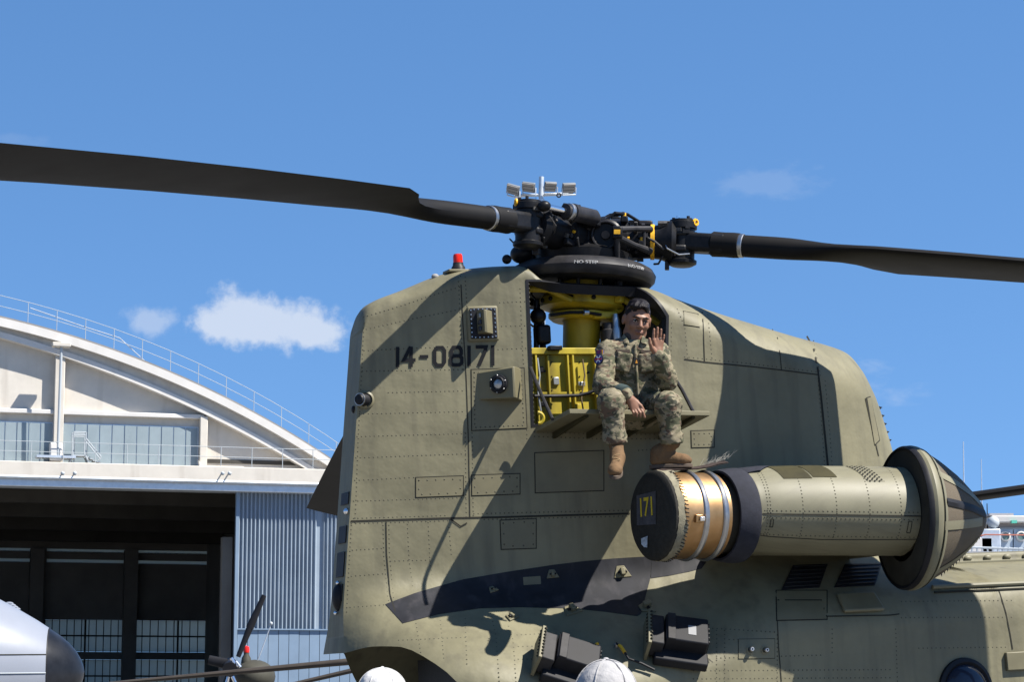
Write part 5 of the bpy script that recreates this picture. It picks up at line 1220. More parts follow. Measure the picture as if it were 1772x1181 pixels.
hand(w, None, [(Jw(1106.5, 705.5, -1.225), Jw(1112.5, 714, -1.25), Jw(1115.5, 722.5, -1.25)), (Jw(1102.5, 708, -1.225), Jw(1107.5, 715, -1.245), Jw(1108.5, 721.5, -1.24)),
               (Jw(1097.5, 709, -1.22), Jw(1101.5, 715.5, -1.24), Jw(1102.5, 721, -1.235)), (Jw(1092.8, 708, -1.215), Jw(1096, 714.5, -1.23), Jw(1097, 719, -1.225))],
     (Jw(1101.5, 696, -1.215), Jw(1109, 703, -1.235), Jw(1114, 711, -1.24)), .03, 'resting_hand')
MB().torus(Jw(1142.2, 585.5, -1.186) - ORG, hu, .0105, .0016, 16, 6).build('finger_ring', 'steel', man)

# the rest of the body lies under the clothes; one mesh carries it together with the head and hands
def sdf_core(p):
    d = su(.04, el(p, chest, (.14, .09, .17), TA), el(p, pel, (.14, .10, .10), TA), rc(p, shR, shL, .045, .045), rc(p, chest + Z1 * .1, Hc - hu * .1, .05, .05), rc(p, chest, pel, .09, .09))
    for a, b, c in ((shR, elR, wrR), (shL, elL, w_up)): d = su(.02, d, rc(p, a, b, .042, .036), rc(p, b, c, .036, .026))
    for a, b, c in ((hipR, knR, anR), (hipL, knL, anL)): d = su(.02, d, rc(p, a, b, .06, .048), rc(p, b, c, .045, .035))
    return d
lo, hi = bounds([shR, shL, elR, elL, wrR, wrL, knR, knL, anR, anL, Hc, pel], .1); net_add(sdf_core, lo, hi, .014)
m = MB()
for v_, f_ in BODY_PARTS: m.add(list(v_ - ORG), [tuple(map(int, q)) for q in f_])
m.build('body', 'skin', man, angle=80, fix=True)

# boots
def boot(an, heel, toe, upv, name):
    fwd = toe - heel; L = np.linalg.norm(fwd); fwd = fwd / L; upv = upv - fwd * (upv @ fwd); upv /= np.linalg.norm(upv); sd_ = np.cross(fwd, upv); A3 = [fwd, sd_, upv]
    bt = empty(name, loc=tuple(heel - ORG)); bt.parent = man
    ank = heel + fwd * .055 + upv * .085
    def sdf(p):
        d = su(.03, rc(p, an + (an - ank) * .12, ank, .046, .041), rc(p, heel + fwd * .04 + upv * .038, heel + fwd * (L - .055) + upv * .034, .038, .034), rc(p, ank, heel + fwd * (L * .62) + upv * .045, .040, .031), el(p, heel + fwd * (L - .055) + upv * .03, (.056, .041, .032), A3))
        d = d - folds(p, 70, 2, .003)
        return np.maximum(d, -((p - heel) @ upv) + .004)
    lo, hi = bounds([an + (an - ank) * .2, heel, toe], .09); o = net_obj(sdf, lo, hi, .0065, 'boot_upper', 'boot_suede', bt, heel)
    n_ = 28; ring_ = []
    for i in range(n_):
        t_ = 2 * math.pi * i / n_; x_ = math.cos(t_); y_ = math.sin(t_); ring_.append(fwd * (L / 2 + x_ * (L / 2 + .004)) + sd_ * y_ * (.040 + .006 * x_) * (abs(y_) ** -.15 if abs(y_) > .05 else 1) - upv * .018)
    MB().prism(ring_, upv * .026).build('boot_sole', 'boot_sole', bt, bevel=.005)
    for i in range(7):
        k = i / 6; c = ank * (1 - k) + (an + (an - ank) * .05) * k + fwd * (.05 + .004 * (1 - k)) if i > 2 else heel + fwd * (L * (.62 - .08 * i)) + upv * (.076 + .014 * i)
        if i > 2: c = ank + (an - ank) * ((i - 2) / 4.2) + fwd * .047
        s_ = 1 if i % 2 else -1
        MB().tube([c - sd_ * .024 - upv * .006 * s_ - heel, c + (fwd + upv) * .004 - heel, c + sd_ * .024 + upv * .006 * s_ - heel], .0038, 6).build('lace', 'lace', bt)
    return bt
boot(anR, Jw(1070, 812, -1.20), Jw(1063, 826, -1.455), np.array([0, -.15, 1.0]), 'boot')
topc = nac(0.12, 0, 0.288)
hl_, tl_ = a2w(nac(0.045, -14, 0.322)), a2w(nac(0.265, 12, 0.318))
boot(anL, hl_, tl_, np.array([0, 0, 1.0]), 'boot')

# ---------------------------------------------------------------- two spectators whose caps show at the lower edge
mat('cap_white', (0.43, 0.425, 0.415), 0.8, var=0.05, scale=9, bump=0.25, bscale=60); mat('cap_grey', (0.27, 0.265, 0.265), 0.85, var=0.06, scale=12, bump=0.3, bscale=80)
mat('shirt_navy', (0.03, 0.04, 0.08), 0.9, var=0.1, scale=20); mat('shirt_grey', (0.25, 0.25, 0.26), 0.9, var=0.1, scale=20); mat('trouser_dark', (0.03, 0.03, 0.035), 0.9)
def spectator(px, py, Y, face, capm, shirt, label, k):
    top = at_depth(px, py, Y); h = top[2]; s = h / 1.80; base = np.array([top[0], top[1], 0.0]); o = empty('person', loc=tuple(base)); tag(o, label, 'person')
    f = np.array([math.cos(face), math.sin(face), 0]); r_ = np.array([f[1], -f[0], 0]); z = np.array([0, 0, 1.0]); A = [r_, f, z]
    q = lambda x, y, zz: base + (r_ * x + f * y + z * zz) * s
    hc = q(0, 0.02, 1.69)
    def body(p):
        d = su(.03, el(p, hc + z * .01, np.array([.076, .096, .098]) * s, A), el(p, hc + (f * .03 - z * .06) * s, np.array([.06, .065, .075]) * s, A), rc(p, q(0, -.01, 1.62), q(0, -.03, 1.47), .056 * s, .06 * s))
        d = su(.008, d, rc(p, hc + (f * .085 + z * .01) * s, hc + (f * .108 - z * .025) * s, .009, .013))
        for sx in (-1, 1): d = su(.006, d, el(p, hc + r_ * sx * .08 * s, np.array([.012, .02, .03]) * s, A)); d = smin(d, su(.01, rc(p, q(.24 * sx, .0, 1.16), q(.26 * sx, .1, .93), .042 * s, .03 * s), el(p, q(.265 * sx, .13, .85), np.array([.025, .04, .075]) * s, A)), .01)
        return d
    net_obj(body, base + np.array([-.45, -.45, .7]), base + np.array([.45, .45, 1.9]), .013, 'body', 'skin', o, base)
    def sh(p):
        d = su(.06, el(p, q(0, -.02, 1.27), np.array([.185, .12, .24]) * s, A), el(p, q(0, -.01, 1.02), np.array([.165, .12, .16]) * s, A), rc(p, q(-.17, -.02, 1.42), q(.17, -.02, 1.42), .062 * s, .062 * s))
        for sx in (-1, 1): d = su(.03, d, rc(p, q(.19 * sx, -.02, 1.41), q(.24 * sx, 0, 1.14), .064 * s, .056 * s))
        return d - folds(p, 30, k, .007)
    net_obj(sh, base + np.array([-.42, -.42, .8]), base + np.array([.42, .42, 1.6]), .017, 'shirt', shirt, o, base)
    def tr_(p):
        d = el(p, q(0, -.01, .95), np.array([.165, .125, .12]) * s, A)
        for sx in (-1, 1): d = su(.05, d, su(.03, rc(p, q(.09 * sx, 0, .9), q(.1 * sx, .02, .5), .088 * s, .066 * s), rc(p, q(.1 * sx, .02, .5), q(.1 * sx, -.01, .1), .066 * s, .055 * s)))
        return d - folds(p, 26, k + 4, .007)
    net_obj(tr_, base + np.array([-.35, -.35, .04]), base + np.array([.35, .35, 1.15]), .018, 'trousers', 'trouser_dark', o, base)
    for sx in (-1, 1): net_obj(lambda p: np.maximum(el(p, q(.1 * sx, .05, .045), np.array([.05, .14, .07]) * s, A), -(p[:, 2] - .003)), q(.1 * sx, .05, .05) - .2, q(.1 * sx, .05, .05) + .2, .014, 'shoe', 'trouser_dark', o, base)
    # cap: six-panel crown, seams, button, curved peak
    cc = hc + (z * .012 - f * .008) * s; cr = np.array([.093, .110, .103]) * s
    cap = net_obj(lambda p: np.maximum(el(p, cc, cr, A) - folds(p, 45, k, .004), -((p - cc) @ z) - .0), cc - .16, cc + .16, .0065, 'cap', capm, o, base)
    for i in range(6):
        a = i * math.pi / 3 + .26; m = [cc - base + (r_ * cr[0] * math.cos(a) * math.cos(t) + f * cr[1] * math.sin(a) * math.cos(t)) * 1.012 + z * cr[2] * 1.012 * math.sin(t) for t in np.linspace(.05, 1.5, 14)]
        MB().tube(m, .0022, 5).build('cap_seam', capm, cap)
    MB().sphere(cc - base + z * cr[2] * 1.02, .0085, 12, 8, (1, 1, .6)).build('cap_button', capm, cap)
    g = np.array([[cc - base + r_ * cr[0] * math.sin(a) * (1 - .1 * j / 4) + f * (cr[1] * math.cos(a) + .075 * s * j / 4 * max(math.cos(a), 0) ** .4) - z * (.004 + .02 * math.sin(a) ** 2 * (.4 + j / 4) + .008 * j / 4) for j in range(5)] for a in np.linspace(-1.25, 1.25, 17)])
    pk = MB().grid(g).build('cap_peak', capm, cap, fix=False); md = pk.modifiers.new('s', 'SOLIDIFY'); md.thickness = .004
    net_obj(lambda p: np.maximum(el(p, hc + z * .008 * s - f * .01 * s, np.array([.082, .102, .1]) * s, A), np.maximum((p - cc) @ z, -((p - cc) @ z) - .07 + .9 * np.maximum((p - cc) @ f + .02, 0))), hc - .15, hc + .15, .009, 'hair', 'hair_dark', o, base)
spectator(657, 1159, 10.5, 0.35, 'cap_white', 'shirt_navy', 'spectator in a bright white cap at the lower edge below the pylon tail', 3)
spectator(1048, 1146, 6.7, 1.45, 'cap_grey', 'shirt_grey', 'spectator in a pale grey cap with a top button before the flare dispensers', 8)
# ================================================================== apron
mat('apron_concrete', (0.16, 0.155, 0.145), 0.85, var=0.15, scale=0.6, bump=0.1, bscale=20)
g = MB().add([(-1500, -300, 0), (1500, -300, 0), (1500, 3000, 0), (-1500, 3000, 0)], [(0, 1, 2, 3)]).build('apron', 'apron_concrete', None, smooth=False)
tag(g, kind='structure')

# ================================================================== hangar
HA = rad(16); HD = 120.0
hx = np.array([math.cos(HA), math.sin(HA), 0]); hy = np.array([-math.sin(HA), math.cos(HA), 0]); hz = np.array([0, 0, 1.0])
HO = at_depth(300, 800, HD); HO[2] = 0.0
HM = Matrix(((hx[0], hy[0], 0, HO[0]), (hx[1], hy[1], 0, HO[1]), (0, 0, 1, 0), (0, 0, 0, 1)))
def Hp(px, py, y=0.0):
    """hangar coordinates (x along the front, y inwards, z up) of a pixel on the plane y"""
    d = ray(px, py); t = ((HO + hy * y - CAM) @ hy) / (d @ hy); P = CAM + d * t - HO
    return np.array([P @ hx, y, P[2]])
hang = empty('hangar', HM); tag(hang, 'cream arched aircraft hangar with its front doors slid open', 'building')
mat('cream_wall', (0.49, 0.455, 0.40), 0.85, var=0.06, scale=1.2, bump=0.15, bscale=6, stain=((1.5, 1.5, 0.12), (0.27, 0.235, 0.195), 0.5, 0.55, 0.8))
mat('white_fascia', (0.52, 0.50, 0.47), 0.7, var=0.06, scale=1.0, stain=((1.2, 1.2, 0.5), (0.36, 0.33, 0.29), 0.4, 0.55, 0.85))
mat('frost_glass', (0.21, 0.255, 0.275), 0.35, var=0.1, scale=0.7)
mat('door_blue', (0.155, 0.215, 0.29), 0.5, var=0.08, scale=0.8, stain=((2.0, 2.0, 0.3), (0.15, 0.2, 0.26), 0.5, 0.5, 0.8))
mat('door_ribbed', (0.215, 0.26, 0.31), 0.45, var=0.08, scale=0.8)
mat('galvanised', (0.50, 0.54, 0.58), 0.45, metal=0.6, var=0.1, scale=4)
mat('rail_white', (0.33, 0.36, 0.38), 0.5)
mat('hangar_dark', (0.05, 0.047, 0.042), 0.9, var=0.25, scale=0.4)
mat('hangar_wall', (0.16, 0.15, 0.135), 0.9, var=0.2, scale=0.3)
mat('roof_grey', (0.20, 0.19, 0.18), 0.85, var=0.15, scale=0.6)
mat('pane_glass', (0.42, 0.46, 0.46), 0.4, var=0.12, scale=0.5, trans=((0.62, 0.68, 0.66), 0.75))
def hb(m, name, material, parent=hang, **k): return m.build(name, material, parent, **k)
# arch: circle through traced points of the outer edge, mirrored about its crown
po = np.array([Hp(*p)[[0, 2]] for p in [(0, 554), (102, 580), (183, 607), (271, 642), (339, 671), (440, 718), (555, 791)]])
pi_ = np.array([Hp(*p)[[0, 2]] for p in [(0, 588), (98, 616), (237, 667), (359, 724), (450, 770), (538, 820)]])
def circ(p):
    A = np.c_[2 * p, np.ones(len(p))]; b = (p ** 2).sum(1); c = np.linalg.lstsq(A, b, rcond=None)[0]; return c[0], c[1], math.sqrt(c[2] + c[0] ** 2 + c[1] ** 2)
co, ci = circ(po), circ(pi_)
XR = Hp(592, 830)[0]; XL = 2 * co[0] - XR
def arch(c, x): return c[1] + np.sqrt(np.maximum(c[2] ** 2 - (x - c[0]) ** 2, 0.01))
xs = np.linspace(XL - 1.5, XR + 1.5, 90); zo = arch(co, xs); zi = arch(ci, np.clip(xs, 2 * ci[0] - XR - 2, XR + 2))
z_lint_t = Hp(300, 811)[2]; z_lint_b = Hp(300, 838)[2]
def sweep_arch(zt, zb, y0, y1):
    P = np.stack([np.stack([xs, np.full_like(xs, y), z], 1) for y, z in ((y0, zt), (y0, zb), (y1, zb), (y1, zt), (y0, zt))], 1); return MB().grid(P)
hb(sweep_arch(zo, zo - 0.42, -0.75, 0.6), 'roof_fascia', 'white_fascia')
hb(sweep_arch(zo - 0.42, zi + 0.3, -0.35, 0.6), 'arch_soffit_wall', 'cream_wall')
hb(sweep_arch(zi + 0.3, zi, -0.50, 0.6), 'arch_rib', 'white_fascia')
hb(sweep_arch(zo + 0.1, zo - 0.05, -0.68, 60.0), 'roof', 'roof_grey')
# gable wall under the arch (set back), lintel, string course
gx = np.linspace(XL, XR, 60); gz = np.maximum(arch(ci, np.clip(gx, 2 * ci[0] - XR - 2, XR + 2)) + 0.1, z_lint_t)
hb(MB().grid(np.stack([np.stack([gx, np.full_like(gx, 0.05), np.full_like(gx, z_lint_t - 0.3)], 1), np.stack([gx, np.full_like(gx, 0.05), gz], 1)], 1)), 'gable_wall', 'cream_wall')
hb(MB().box(((XL + XR) / 2, -0.75, (z_lint_t + z_lint_b) / 2), (XR - XL + 3, 1.6, z_lint_t - z_lint_b)), 'lintel_beam', 'cream_wall', bevel=0.03)
hb(MB().box(((XL + XR) / 2, -0.75, z_lint_b - 0.22), (XR - XL + 2, 1.2, 0.42)), 'door_track', 'galvanised', bevel=0.04)
hb(MB().tube([(XL, -1.5, z_lint_b + .02), (XR, -1.5, z_lint_b + .02)], 0.1, 8), 'track_pipe', 'galvanised')
zs = Hp(200, 718)[2]; xsr = Hp(352, 722)[0]
hb(MB().box(((XL + xsr) / 2, -0.1, zs), (xsr - XL, 0.35, 0.22)), 'string_course', 'white_fascia', bevel=0.03)
# posts
def hpost(px0, px1, top, base, y=-0.3, d=0.7):
    a = Hp(px0, 760)[0]; b = Hp(px1, 760)[0]
    hb(MB().box(((a + b) / 2, y + d / 2 - .12, (top + base) / 2), (b - a, d, top - base)), 'wall_post', 'cream_wall', bevel=0.03)
hpost(91, 108, arch(ci, Hp(100, 620)[0]) + .2, z_lint_t); hpost(344, 357, zs, z_lint_t)
xp = Hp(99, 700)[0]
pipe = hb(MB().tube([(xp, -1.35, Hp(104, 606)[2]), (xp - .02, -1.25, Hp(98, 795)[2])], 0.07, 8), 'rain_pipe', 'rail_white')
hb(MB().box((xp, -1.3, Hp(104, 604)[2]), (0.9, 0.5, 0.22)), 'pipe_bracket', 'cream_wall', bevel=0.04)
hb(MB().box((xp - .1, -1.0, Hp(96, 787)[2]), (0.6, 0.6, 0.9)), 'pipe_base', 'white_fascia', bevel=0.06)
hb(MB().box((xp - .1, -1.0, Hp(96, 792)[2] - .1), (1.9, 0.8, 0.12)), 'pipe_shelf', 'galvanised')
MBx = MB().prism([Hp(344, 797, -1.0), Hp(357, 812, -1.0), Hp(346, 812, -1.0)], (0, 0.4, 0)); hb(MBx, 'post_foot', 'white_fascia')
# frosted windows in the gable, pane by pane
def win_row(px0, px1, zt, zb, n, y=-0.02):
    a = Hp(px0, 760)[0]; b = Hp(px1, 760)[0]; w = (b - a) / n
    fr = hb(MB().box(((a + b) / 2, y + 0.03, (zt + zb) / 2), (b - a + .1, 0.05, zt - zb + .1)), 'window_band', 'galvanised')
    for i in range(n): MB().box((a + w * (i + .5), y - 0.02 - 0.015 * ((i * 7) % 3), (zt + zb) / 2), (w - 0.05, 0.05, zt - zb)).build('pane', 'frost_glass', fr)
zwt = Hp(230, 738)[2]; zwb = z_lint_t + 0.1
win_row(107, 342, zwt, zwb, 11); win_row(-330, 90, zwt, zwb, 20)
# walkway railing on the lintel
def rail(pts_top, pts_mid, post_x, zb, y, r=0.016, name='railing', stand=None):
    ro = hb(MB().tube(pts_top, r, 6), name, 'rail_white')
    MB().tube(pts_mid, r, 6).build('mid_rail', 'rail_white', ro)
    return ro
zr = Hp(300, 777)[2]; zm = Hp(300, 794)[2]
ro = rail([(XL, -1.45, zr), (XR, -1.45, zr)], [(XL, -1.45, zm), (XR, -1.45, zm)], None, z_lint_t, -1.45)
for x in np.arange(XL, XR + .1, 1.55): MB().cyl((x, -1.45, z_lint_t), (x, -1.45, zr), 0.02, n=6).build('rail_post', 'rail_white', ro)
# roof railing, stepped along the arch
kx = np.linspace(XL, XR + .5, 40); kz = arch(co, kx)
ro = rail([(x, -0.45, z + 1.15) for x, z in zip(kx, kz)], [(x, -0.45, z + 0.62) for x, z in zip(kx, kz)], None, 0, -1.1, r=0.016, name='roof_railing')
for x in np.arange(XL, XR + .4, 1.42): z = float(arch(co, x)); MB().cyl((x, -0.45, z), (x, -0.45, z + 1.15), 0.016, n=6).build('rail_post', 'rail_white', ro)
MB().tube([(Hp(50, 580)[0], -0.4, arch(co, Hp(50, 580)[0]) + .9), (Hp(140, 580)[0], -0.4, arch(co, Hp(140, 580)[0]) + .75), (Hp(205, 600)[0], -0.4, arch(co, Hp(205, 600)[0]) + .8), (Hp(250, 620)[0], -0.4, arch(co, Hp(250, 620)[0]) + .1)], 0.025, 5).build('slack_cable', 'galvanised', ro)
# small lamps on the lintel
for px in (107, 128, 383, 395):
    p = Hp(px, 821, -1.56); hb(MB().cyl(p, p - np.array([0, .35, 0]), 0.035, n=8).sphere(p - np.array([0, .4, 0]), 0.1, 10, 8), 'lintel_lamp', 'rail_white')
# sliding door leaf: ribbed upper half, flat lower half
xa = Hp(404, 900)[0]; xb = XR + 0.5; zt_ = Hp(480, 848)[2]; zmid = Hp(480, 1091)[2]
n = 200; rx = np.linspace(xa + .15, xb, n); ry = -0.72 + 0.085 * np.clip(np.sin((rx - xa) * 2 * math.pi / 0.205) * 1.8, -1, 1)
mk = (rx > Hp(543, 900)[0]) & (rx < Hp(555, 900)[0]); ry[mk] = -0.66
dl = hb(MB().grid(np.stack([np.stack([rx, ry, np.full(n, zt_)], 1), np.stack([rx, ry, np.full(n, zmid)], 1)], 1)), 'sliding_door', 'door_ribbed', angle=80)
MB().box((xa + .07, -0.7, zt_ / 2), (0.16, 0.3, zt_)).build('door_stile', 'door_blue', dl)
MB().box(((xa + xb) / 2, -0.72, zt_ + .05), (xb - xa + .5, 0.34, 0.2)).build('door_top_rail', 'door_blue', dl)
MB().box(((xa + xb) / 2, -0.72, zmid), (xb - xa, 0.24, 0.07)).build('door_mid_rail', 'door_blue', dl)
pw = 0.52; k = 0; x = xa + .17
while x < xb: MB().box((x + pw / 2, -0.70 - 0.006 * (k % 3), zmid / 2), (pw - 0.025, 0.06, zmid - .08)).build('door_plank', 'door_blue', dl); x += pw; k += 1
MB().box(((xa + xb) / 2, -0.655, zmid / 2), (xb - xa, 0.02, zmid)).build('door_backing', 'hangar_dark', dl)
# interior: side walls, ceiling truss zone, back wall with window bands
DEP = 45.0
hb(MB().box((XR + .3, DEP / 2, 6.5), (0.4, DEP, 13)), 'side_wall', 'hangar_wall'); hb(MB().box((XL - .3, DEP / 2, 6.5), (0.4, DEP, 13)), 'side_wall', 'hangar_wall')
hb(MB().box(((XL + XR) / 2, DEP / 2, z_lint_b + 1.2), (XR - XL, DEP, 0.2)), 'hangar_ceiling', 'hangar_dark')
def bx(px0, px1, py0, py1, y, d=0.3):
    a = Hp(px0, (py0 + py1) / 2, y); b = Hp(px1, (py0 + py1) / 2, y); c0 = Hp((px0 + px1) / 2, py0, y)[2]; c1 = Hp((px0 + px1) / 2, py1, y)[2]
    return (a[0], b[0], c1, c0)
rows = [(1075, 1130), (1143, 1200)]; cols = [(-85, 62), (77, 217), (232, 383)]
zW = [(Hp(300, a, DEP)[2], Hp(300, b, DEP)[2]) for a, b in rows]; zU = (Hp(120, 950, DEP)[2], Hp(120, 973, DEP)[2])
colx = [(Hp(a, 1100, DEP)[0], Hp(b, 1100, DEP)[0]) for a, b in cols]
xl_, xr_ = Hp(-400, 1100, DEP)[0], Hp(420, 1100, DEP)[0]
zz_ = sorted([z_lint_b + 1.2, zU[0] + .25, zU[1] - .25, zW[0][0], zW[0][1], zW[1][0], zW[1][1], 0.0], reverse=True)
for i in range(0, len(zz_) - 1):
    top, bot = zz_[i], zz_[i + 1]
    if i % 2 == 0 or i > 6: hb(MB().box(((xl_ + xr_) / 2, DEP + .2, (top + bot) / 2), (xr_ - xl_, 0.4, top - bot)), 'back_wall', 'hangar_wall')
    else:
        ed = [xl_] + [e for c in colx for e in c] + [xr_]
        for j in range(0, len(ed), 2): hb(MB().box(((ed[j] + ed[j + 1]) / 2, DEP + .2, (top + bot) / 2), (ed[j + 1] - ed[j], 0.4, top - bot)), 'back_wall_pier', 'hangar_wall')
        for (a, b) in colx:
            npn = 11; w = (b - a) / npn
            if i == 1:
                fr = hb(MB().box(((a + b) / 2, DEP + .1, (top + bot) / 2), (b - a, 0.12, (top - bot) * 0.34)), 'clerestory', 'hangar_wall')
                for q in range(2): MB().box(((a + b) / 2, DEP + .06, bot + (top - bot) * (0.22 + 0.5 * q)), (b - a, 0.04, (top - bot) * 0.16)).build('pane', 'pane_glass', fr)
                for q0, q1 in ((0, .14), (.3, .64), (.8, 1)): MB().box(((a + b) / 2, DEP + .12, bot + (top - bot) * (q0 + q1) / 2), (b - a, 0.2, (top - bot) * (q1 - q0))).build('clerestory_bar', 'hangar_wall', fr)
            else:
                fr = hb(MB().box(((a + b) / 2, DEP + .02, (top + bot) / 2), (0.12, 0.1, top - bot)), 'window_frame', 'hangar_dark')
                MB().box(((a + b) / 2, DEP + .02, (top + bot) / 2), (b - a, 0.1, 0.1)).build('glazing_bar', 'hangar_dark', fr)
                for q in range(npn):
                    for r_ in range(2): MB().box((a + w * (q + .5), DEP + .06 + 0.01 * (q % 2), bot + (top - bot) * (.25 + .5 * r_)), (w - 0.02, 0.03, (top - bot) / 2 - .03)).build('pane', 'pane_glass', fr)
                for q in range(npn + 1): MB().box((a + w * q, DEP + .03, (top + bot) / 2), (0.05, 0.06, top - bot)).build('mullion', 'hangar_dark', fr)
for px in (62, 225, 392): hb(MB().box((Hp(px, 1040, DEP - .6)[0], DEP - .6, 6), (0.9, 0.8, 12)), 'interior_column', 'hangar_wall')
for y_ in (8, 18, 28, 38): hb(MB().box(((XL + XR) / 2, y_, z_lint_b + .1), (XR - XL, 0.5, 1.1)), 'roof_truss', 'hangar_dark')
hb(MB().box((Hp(390, 1060, 1.2)[0], 1.2, 5), (0.5, 0.6, 10)), 'door_jamb_post', 'hangar_wall')

# ================================================================== aluminium maintenance steps on the hangar ledge
p0 = Hp(125, 808, -0.9); p1 = Hp(157, 808, -0.9)
sx0, sx1, zb = p0[0], p1[0] - .3, z_lint_t
ste = empty('maintenance_steps', HM @ Matrix.Translation(Vector(((sx0 + sx1) / 2, -0.9, zb)))); tag(ste, 'small aluminium work steps with handrails on the hangar ledge', 'steps')
def sb(m, name): return m.build(name, 'rail_white', ste)
hw2 = (sx1 - sx0) / 2; zp = Hp(140, 790, -.9)[2] - zb; zt2 = Hp(140, 750, -.9)[2] - zb
sb(MB().box((0, 0, zp), (hw2 * 2, 0.7, 0.07)), 'deck')
for x in (-hw2, hw2):
    for y in (-.35, .35): sb(MB().cyl((x, y, zp), (x, y, zt2), 0.03, n=6), 'upright'); sb(MB().cyl((x, y, zp), (x * 1.6, y, 0), 0.04, n=6), 'leg')
for y in (-.35, .35): sb(MB().cyl((-hw2, y, zt2), (hw2, y, zt2), 0.035, n=6), 'handrail'); sb(MB().cyl((-hw2, y, zt2 - .15), (hw2, y, zt2 - .15), 0.03, n=6), 'handrail')
for y in (-.35, .35): sb(MB().tube([(hw2, y, zt2 - .3), (hw2 + 0.75, y, zp * .9), (hw2 + .7, y, zp * .6)], 0.035, 6), 'stair_rail')
for q in range(4): sb(MB().box((hw2 + .12 + q * .17, 0, zp * (1 - (q + 1) / 5)), (0.2, 0.7, 0.05)), 'tread')

# ================================================================== white aircraft nose with black radome
AY = 30.0
tipP = at_depth(146, 1164, AY); ad = np.array([1.0, 0.12, 0.02]); ad /= np.linalg.norm(ad)
mpp = AY / F
prof_px = [(0, 0), (2, 12), (6, 22), (14, 36), (26, 50), (40, 62), (56, 73), (60, 75.5), (80, 89), (110, 107), (146, 127), (190, 150), (260, 180), (340, 205), (450, 225), (700, 235), (1500, 235)]
mat('white_fuselage', (0.185, 0.20, 0.235), 0.32, var=0.04, scale=1.5); mat('radome_black', (0.012, 0.013, 0.016), 0.3, var=0.4, scale=3)
air = empty('parked_airplane', loc=tuple(tipP)); tag(air, 'white airplane with a black nose radome parked before the hangar', 'airplane')
ca = -ad
def ab(m, name, material, **k): o = m.build(name, material, None, loc=tuple(tipP), **k); o.location = (0, 0, 0); o.parent = air; return o
PR = [(t * mpp, r * mpp) for t, r in prof_px]
cut = 8; ab(MB().lathe(PR[:cut], tipP, ca, n=64), 'radome', 'radome_black'); ab(MB().lathe([(t, r + 0.004) for t, r in PR[cut - 1:]], tipP, ca, n=64), 'fuselage', 'white_fuselage')
ab(MB().lathe([(57.5 * mpp, 74.2 * mpp), (58 * mpp, 75.5 * mpp + .004), (59.5 * mpp, 76.2 * mpp + .004)], tipP, ca, n=64), 'radome_seal', 'black_paint')
for hgt, col_, off in ((0.38, 'seam_dark', .006), (-0.02, 'rail_white', .012)):
    m = []
    for t, r in PR[7:]:
        x_, y_, z_ = frame_from(ca, (0, 0, 1)); a_ = math.asin(max(-1, min(1, hgt * 0.55 / r)) ) ; p = tipP + ca * t + (x_ * math.sin(a_) + (-y_ if (-y_)[1] < 0 else y_) * math.cos(a_)) * (r + off); m.append(p)
    ab(MB().tube(m, 0.007, 6), 'body_line', col_)
for q in range(4): p = at_depth(16 + q * 4, 1043 + q * 3.2, AY); ab(MB().sphere(p - np.array([0, 0, .02]), 0.035, 8, 6, (1.6, 1, .7)), 'wiper_fairing', 'white_fuselage')

# ================================================================== second helicopter: tail rotor and main blades seen past the pylon
SY = 45.0
hp0 = at_depth(398, 1150, SY); sh = empty('parked_helicopter', loc=tuple(hp0)); tag(sh, 'dark helicopter parked behind, its tail rotor and drooping main blades showing', 'helicopter')
def shb(m, name, material, **k): o = m.build(name, material, None, loc=tuple(hp0), **k); o.location = (0, 0, 0); o.parent = sh; return o
S = lambda px, py, dy=0.0: at_depth(px, py, SY + dy)
mat('dark_olive', (0.045, 0.043, 0.033), 0.6, var=0.15, scale=3); mat('blade_brown', (0.040, 0.033, 0.027), 0.55, var=0.2, scale=2)
def flat_blade(p0, p1, w0, w1, name, material, th=0.05):
    p0 = np.asarray(p0); p1 = np.asarray(p1); d = (p1 - p0) / np.linalg.norm(p1 - p0); s = np.cross(d, [0, 1, 0.0]); s /= np.linalg.norm(s); n_ = np.cross(s, d)
    secs = []
    for k in np.linspace(0, 1, 8):
        w = w0 + (w1 - w0) * k; secs.append([p0 + (p1 - p0) * k + s * w * math.cos(a) + n_ * th * math.sin(a) for a in np.arange(12) * math.pi / 6])
    P = np.array(secs); m = MB().grid(P, closed_v=True); m.add(list(P[0]), [tuple(range(12))]); m.add(list(P[-1]), [tuple(range(12))]); return shb(m, name, material)
ppm = F / SY
flat_blade(S(412, 1138), S(432, 1088), 4 / ppm, 6 / ppm, 'tail_rotor_blade', 'black_paint'); flat_blade(S(432, 1088), S(457, 1031), 7 / ppm, 4.2 / ppm, 'tail_rotor_blade', 'black_paint')
flat_blade(S(392, 1150), S(361, 1143), 9 / ppm, 8 / ppm, 'tail_rotor_blade', 'black_paint')
flat_blade(S(398, 1165), S(380, 1215), 6 / ppm, 6 / ppm, 'tail_rotor_blade', 'black_paint')
tr = shb(MB().cyl(S(398, 1160, -.3), S(398, 1152, .3), 0.14, n=14), 'tail_rotor_hub', 'black_paint')
for q, (a, b) in enumerate([((400, 1140), (406, 1150)), ((408, 1146), (416, 1156)), ((392, 1157), (398, 1163)), ((396, 1170), (392, 1184)), ((402, 1172), (408, 1185)), ((412, 1150), (404, 1160))]):
    o = MB().cyl(S(*a, -.25), S(*b, -.25), 0.035, n=10).build('pitch_rod', 'chrome', None, loc=tuple(hp0)); o.location = (0, 0, 0); o.parent = sh
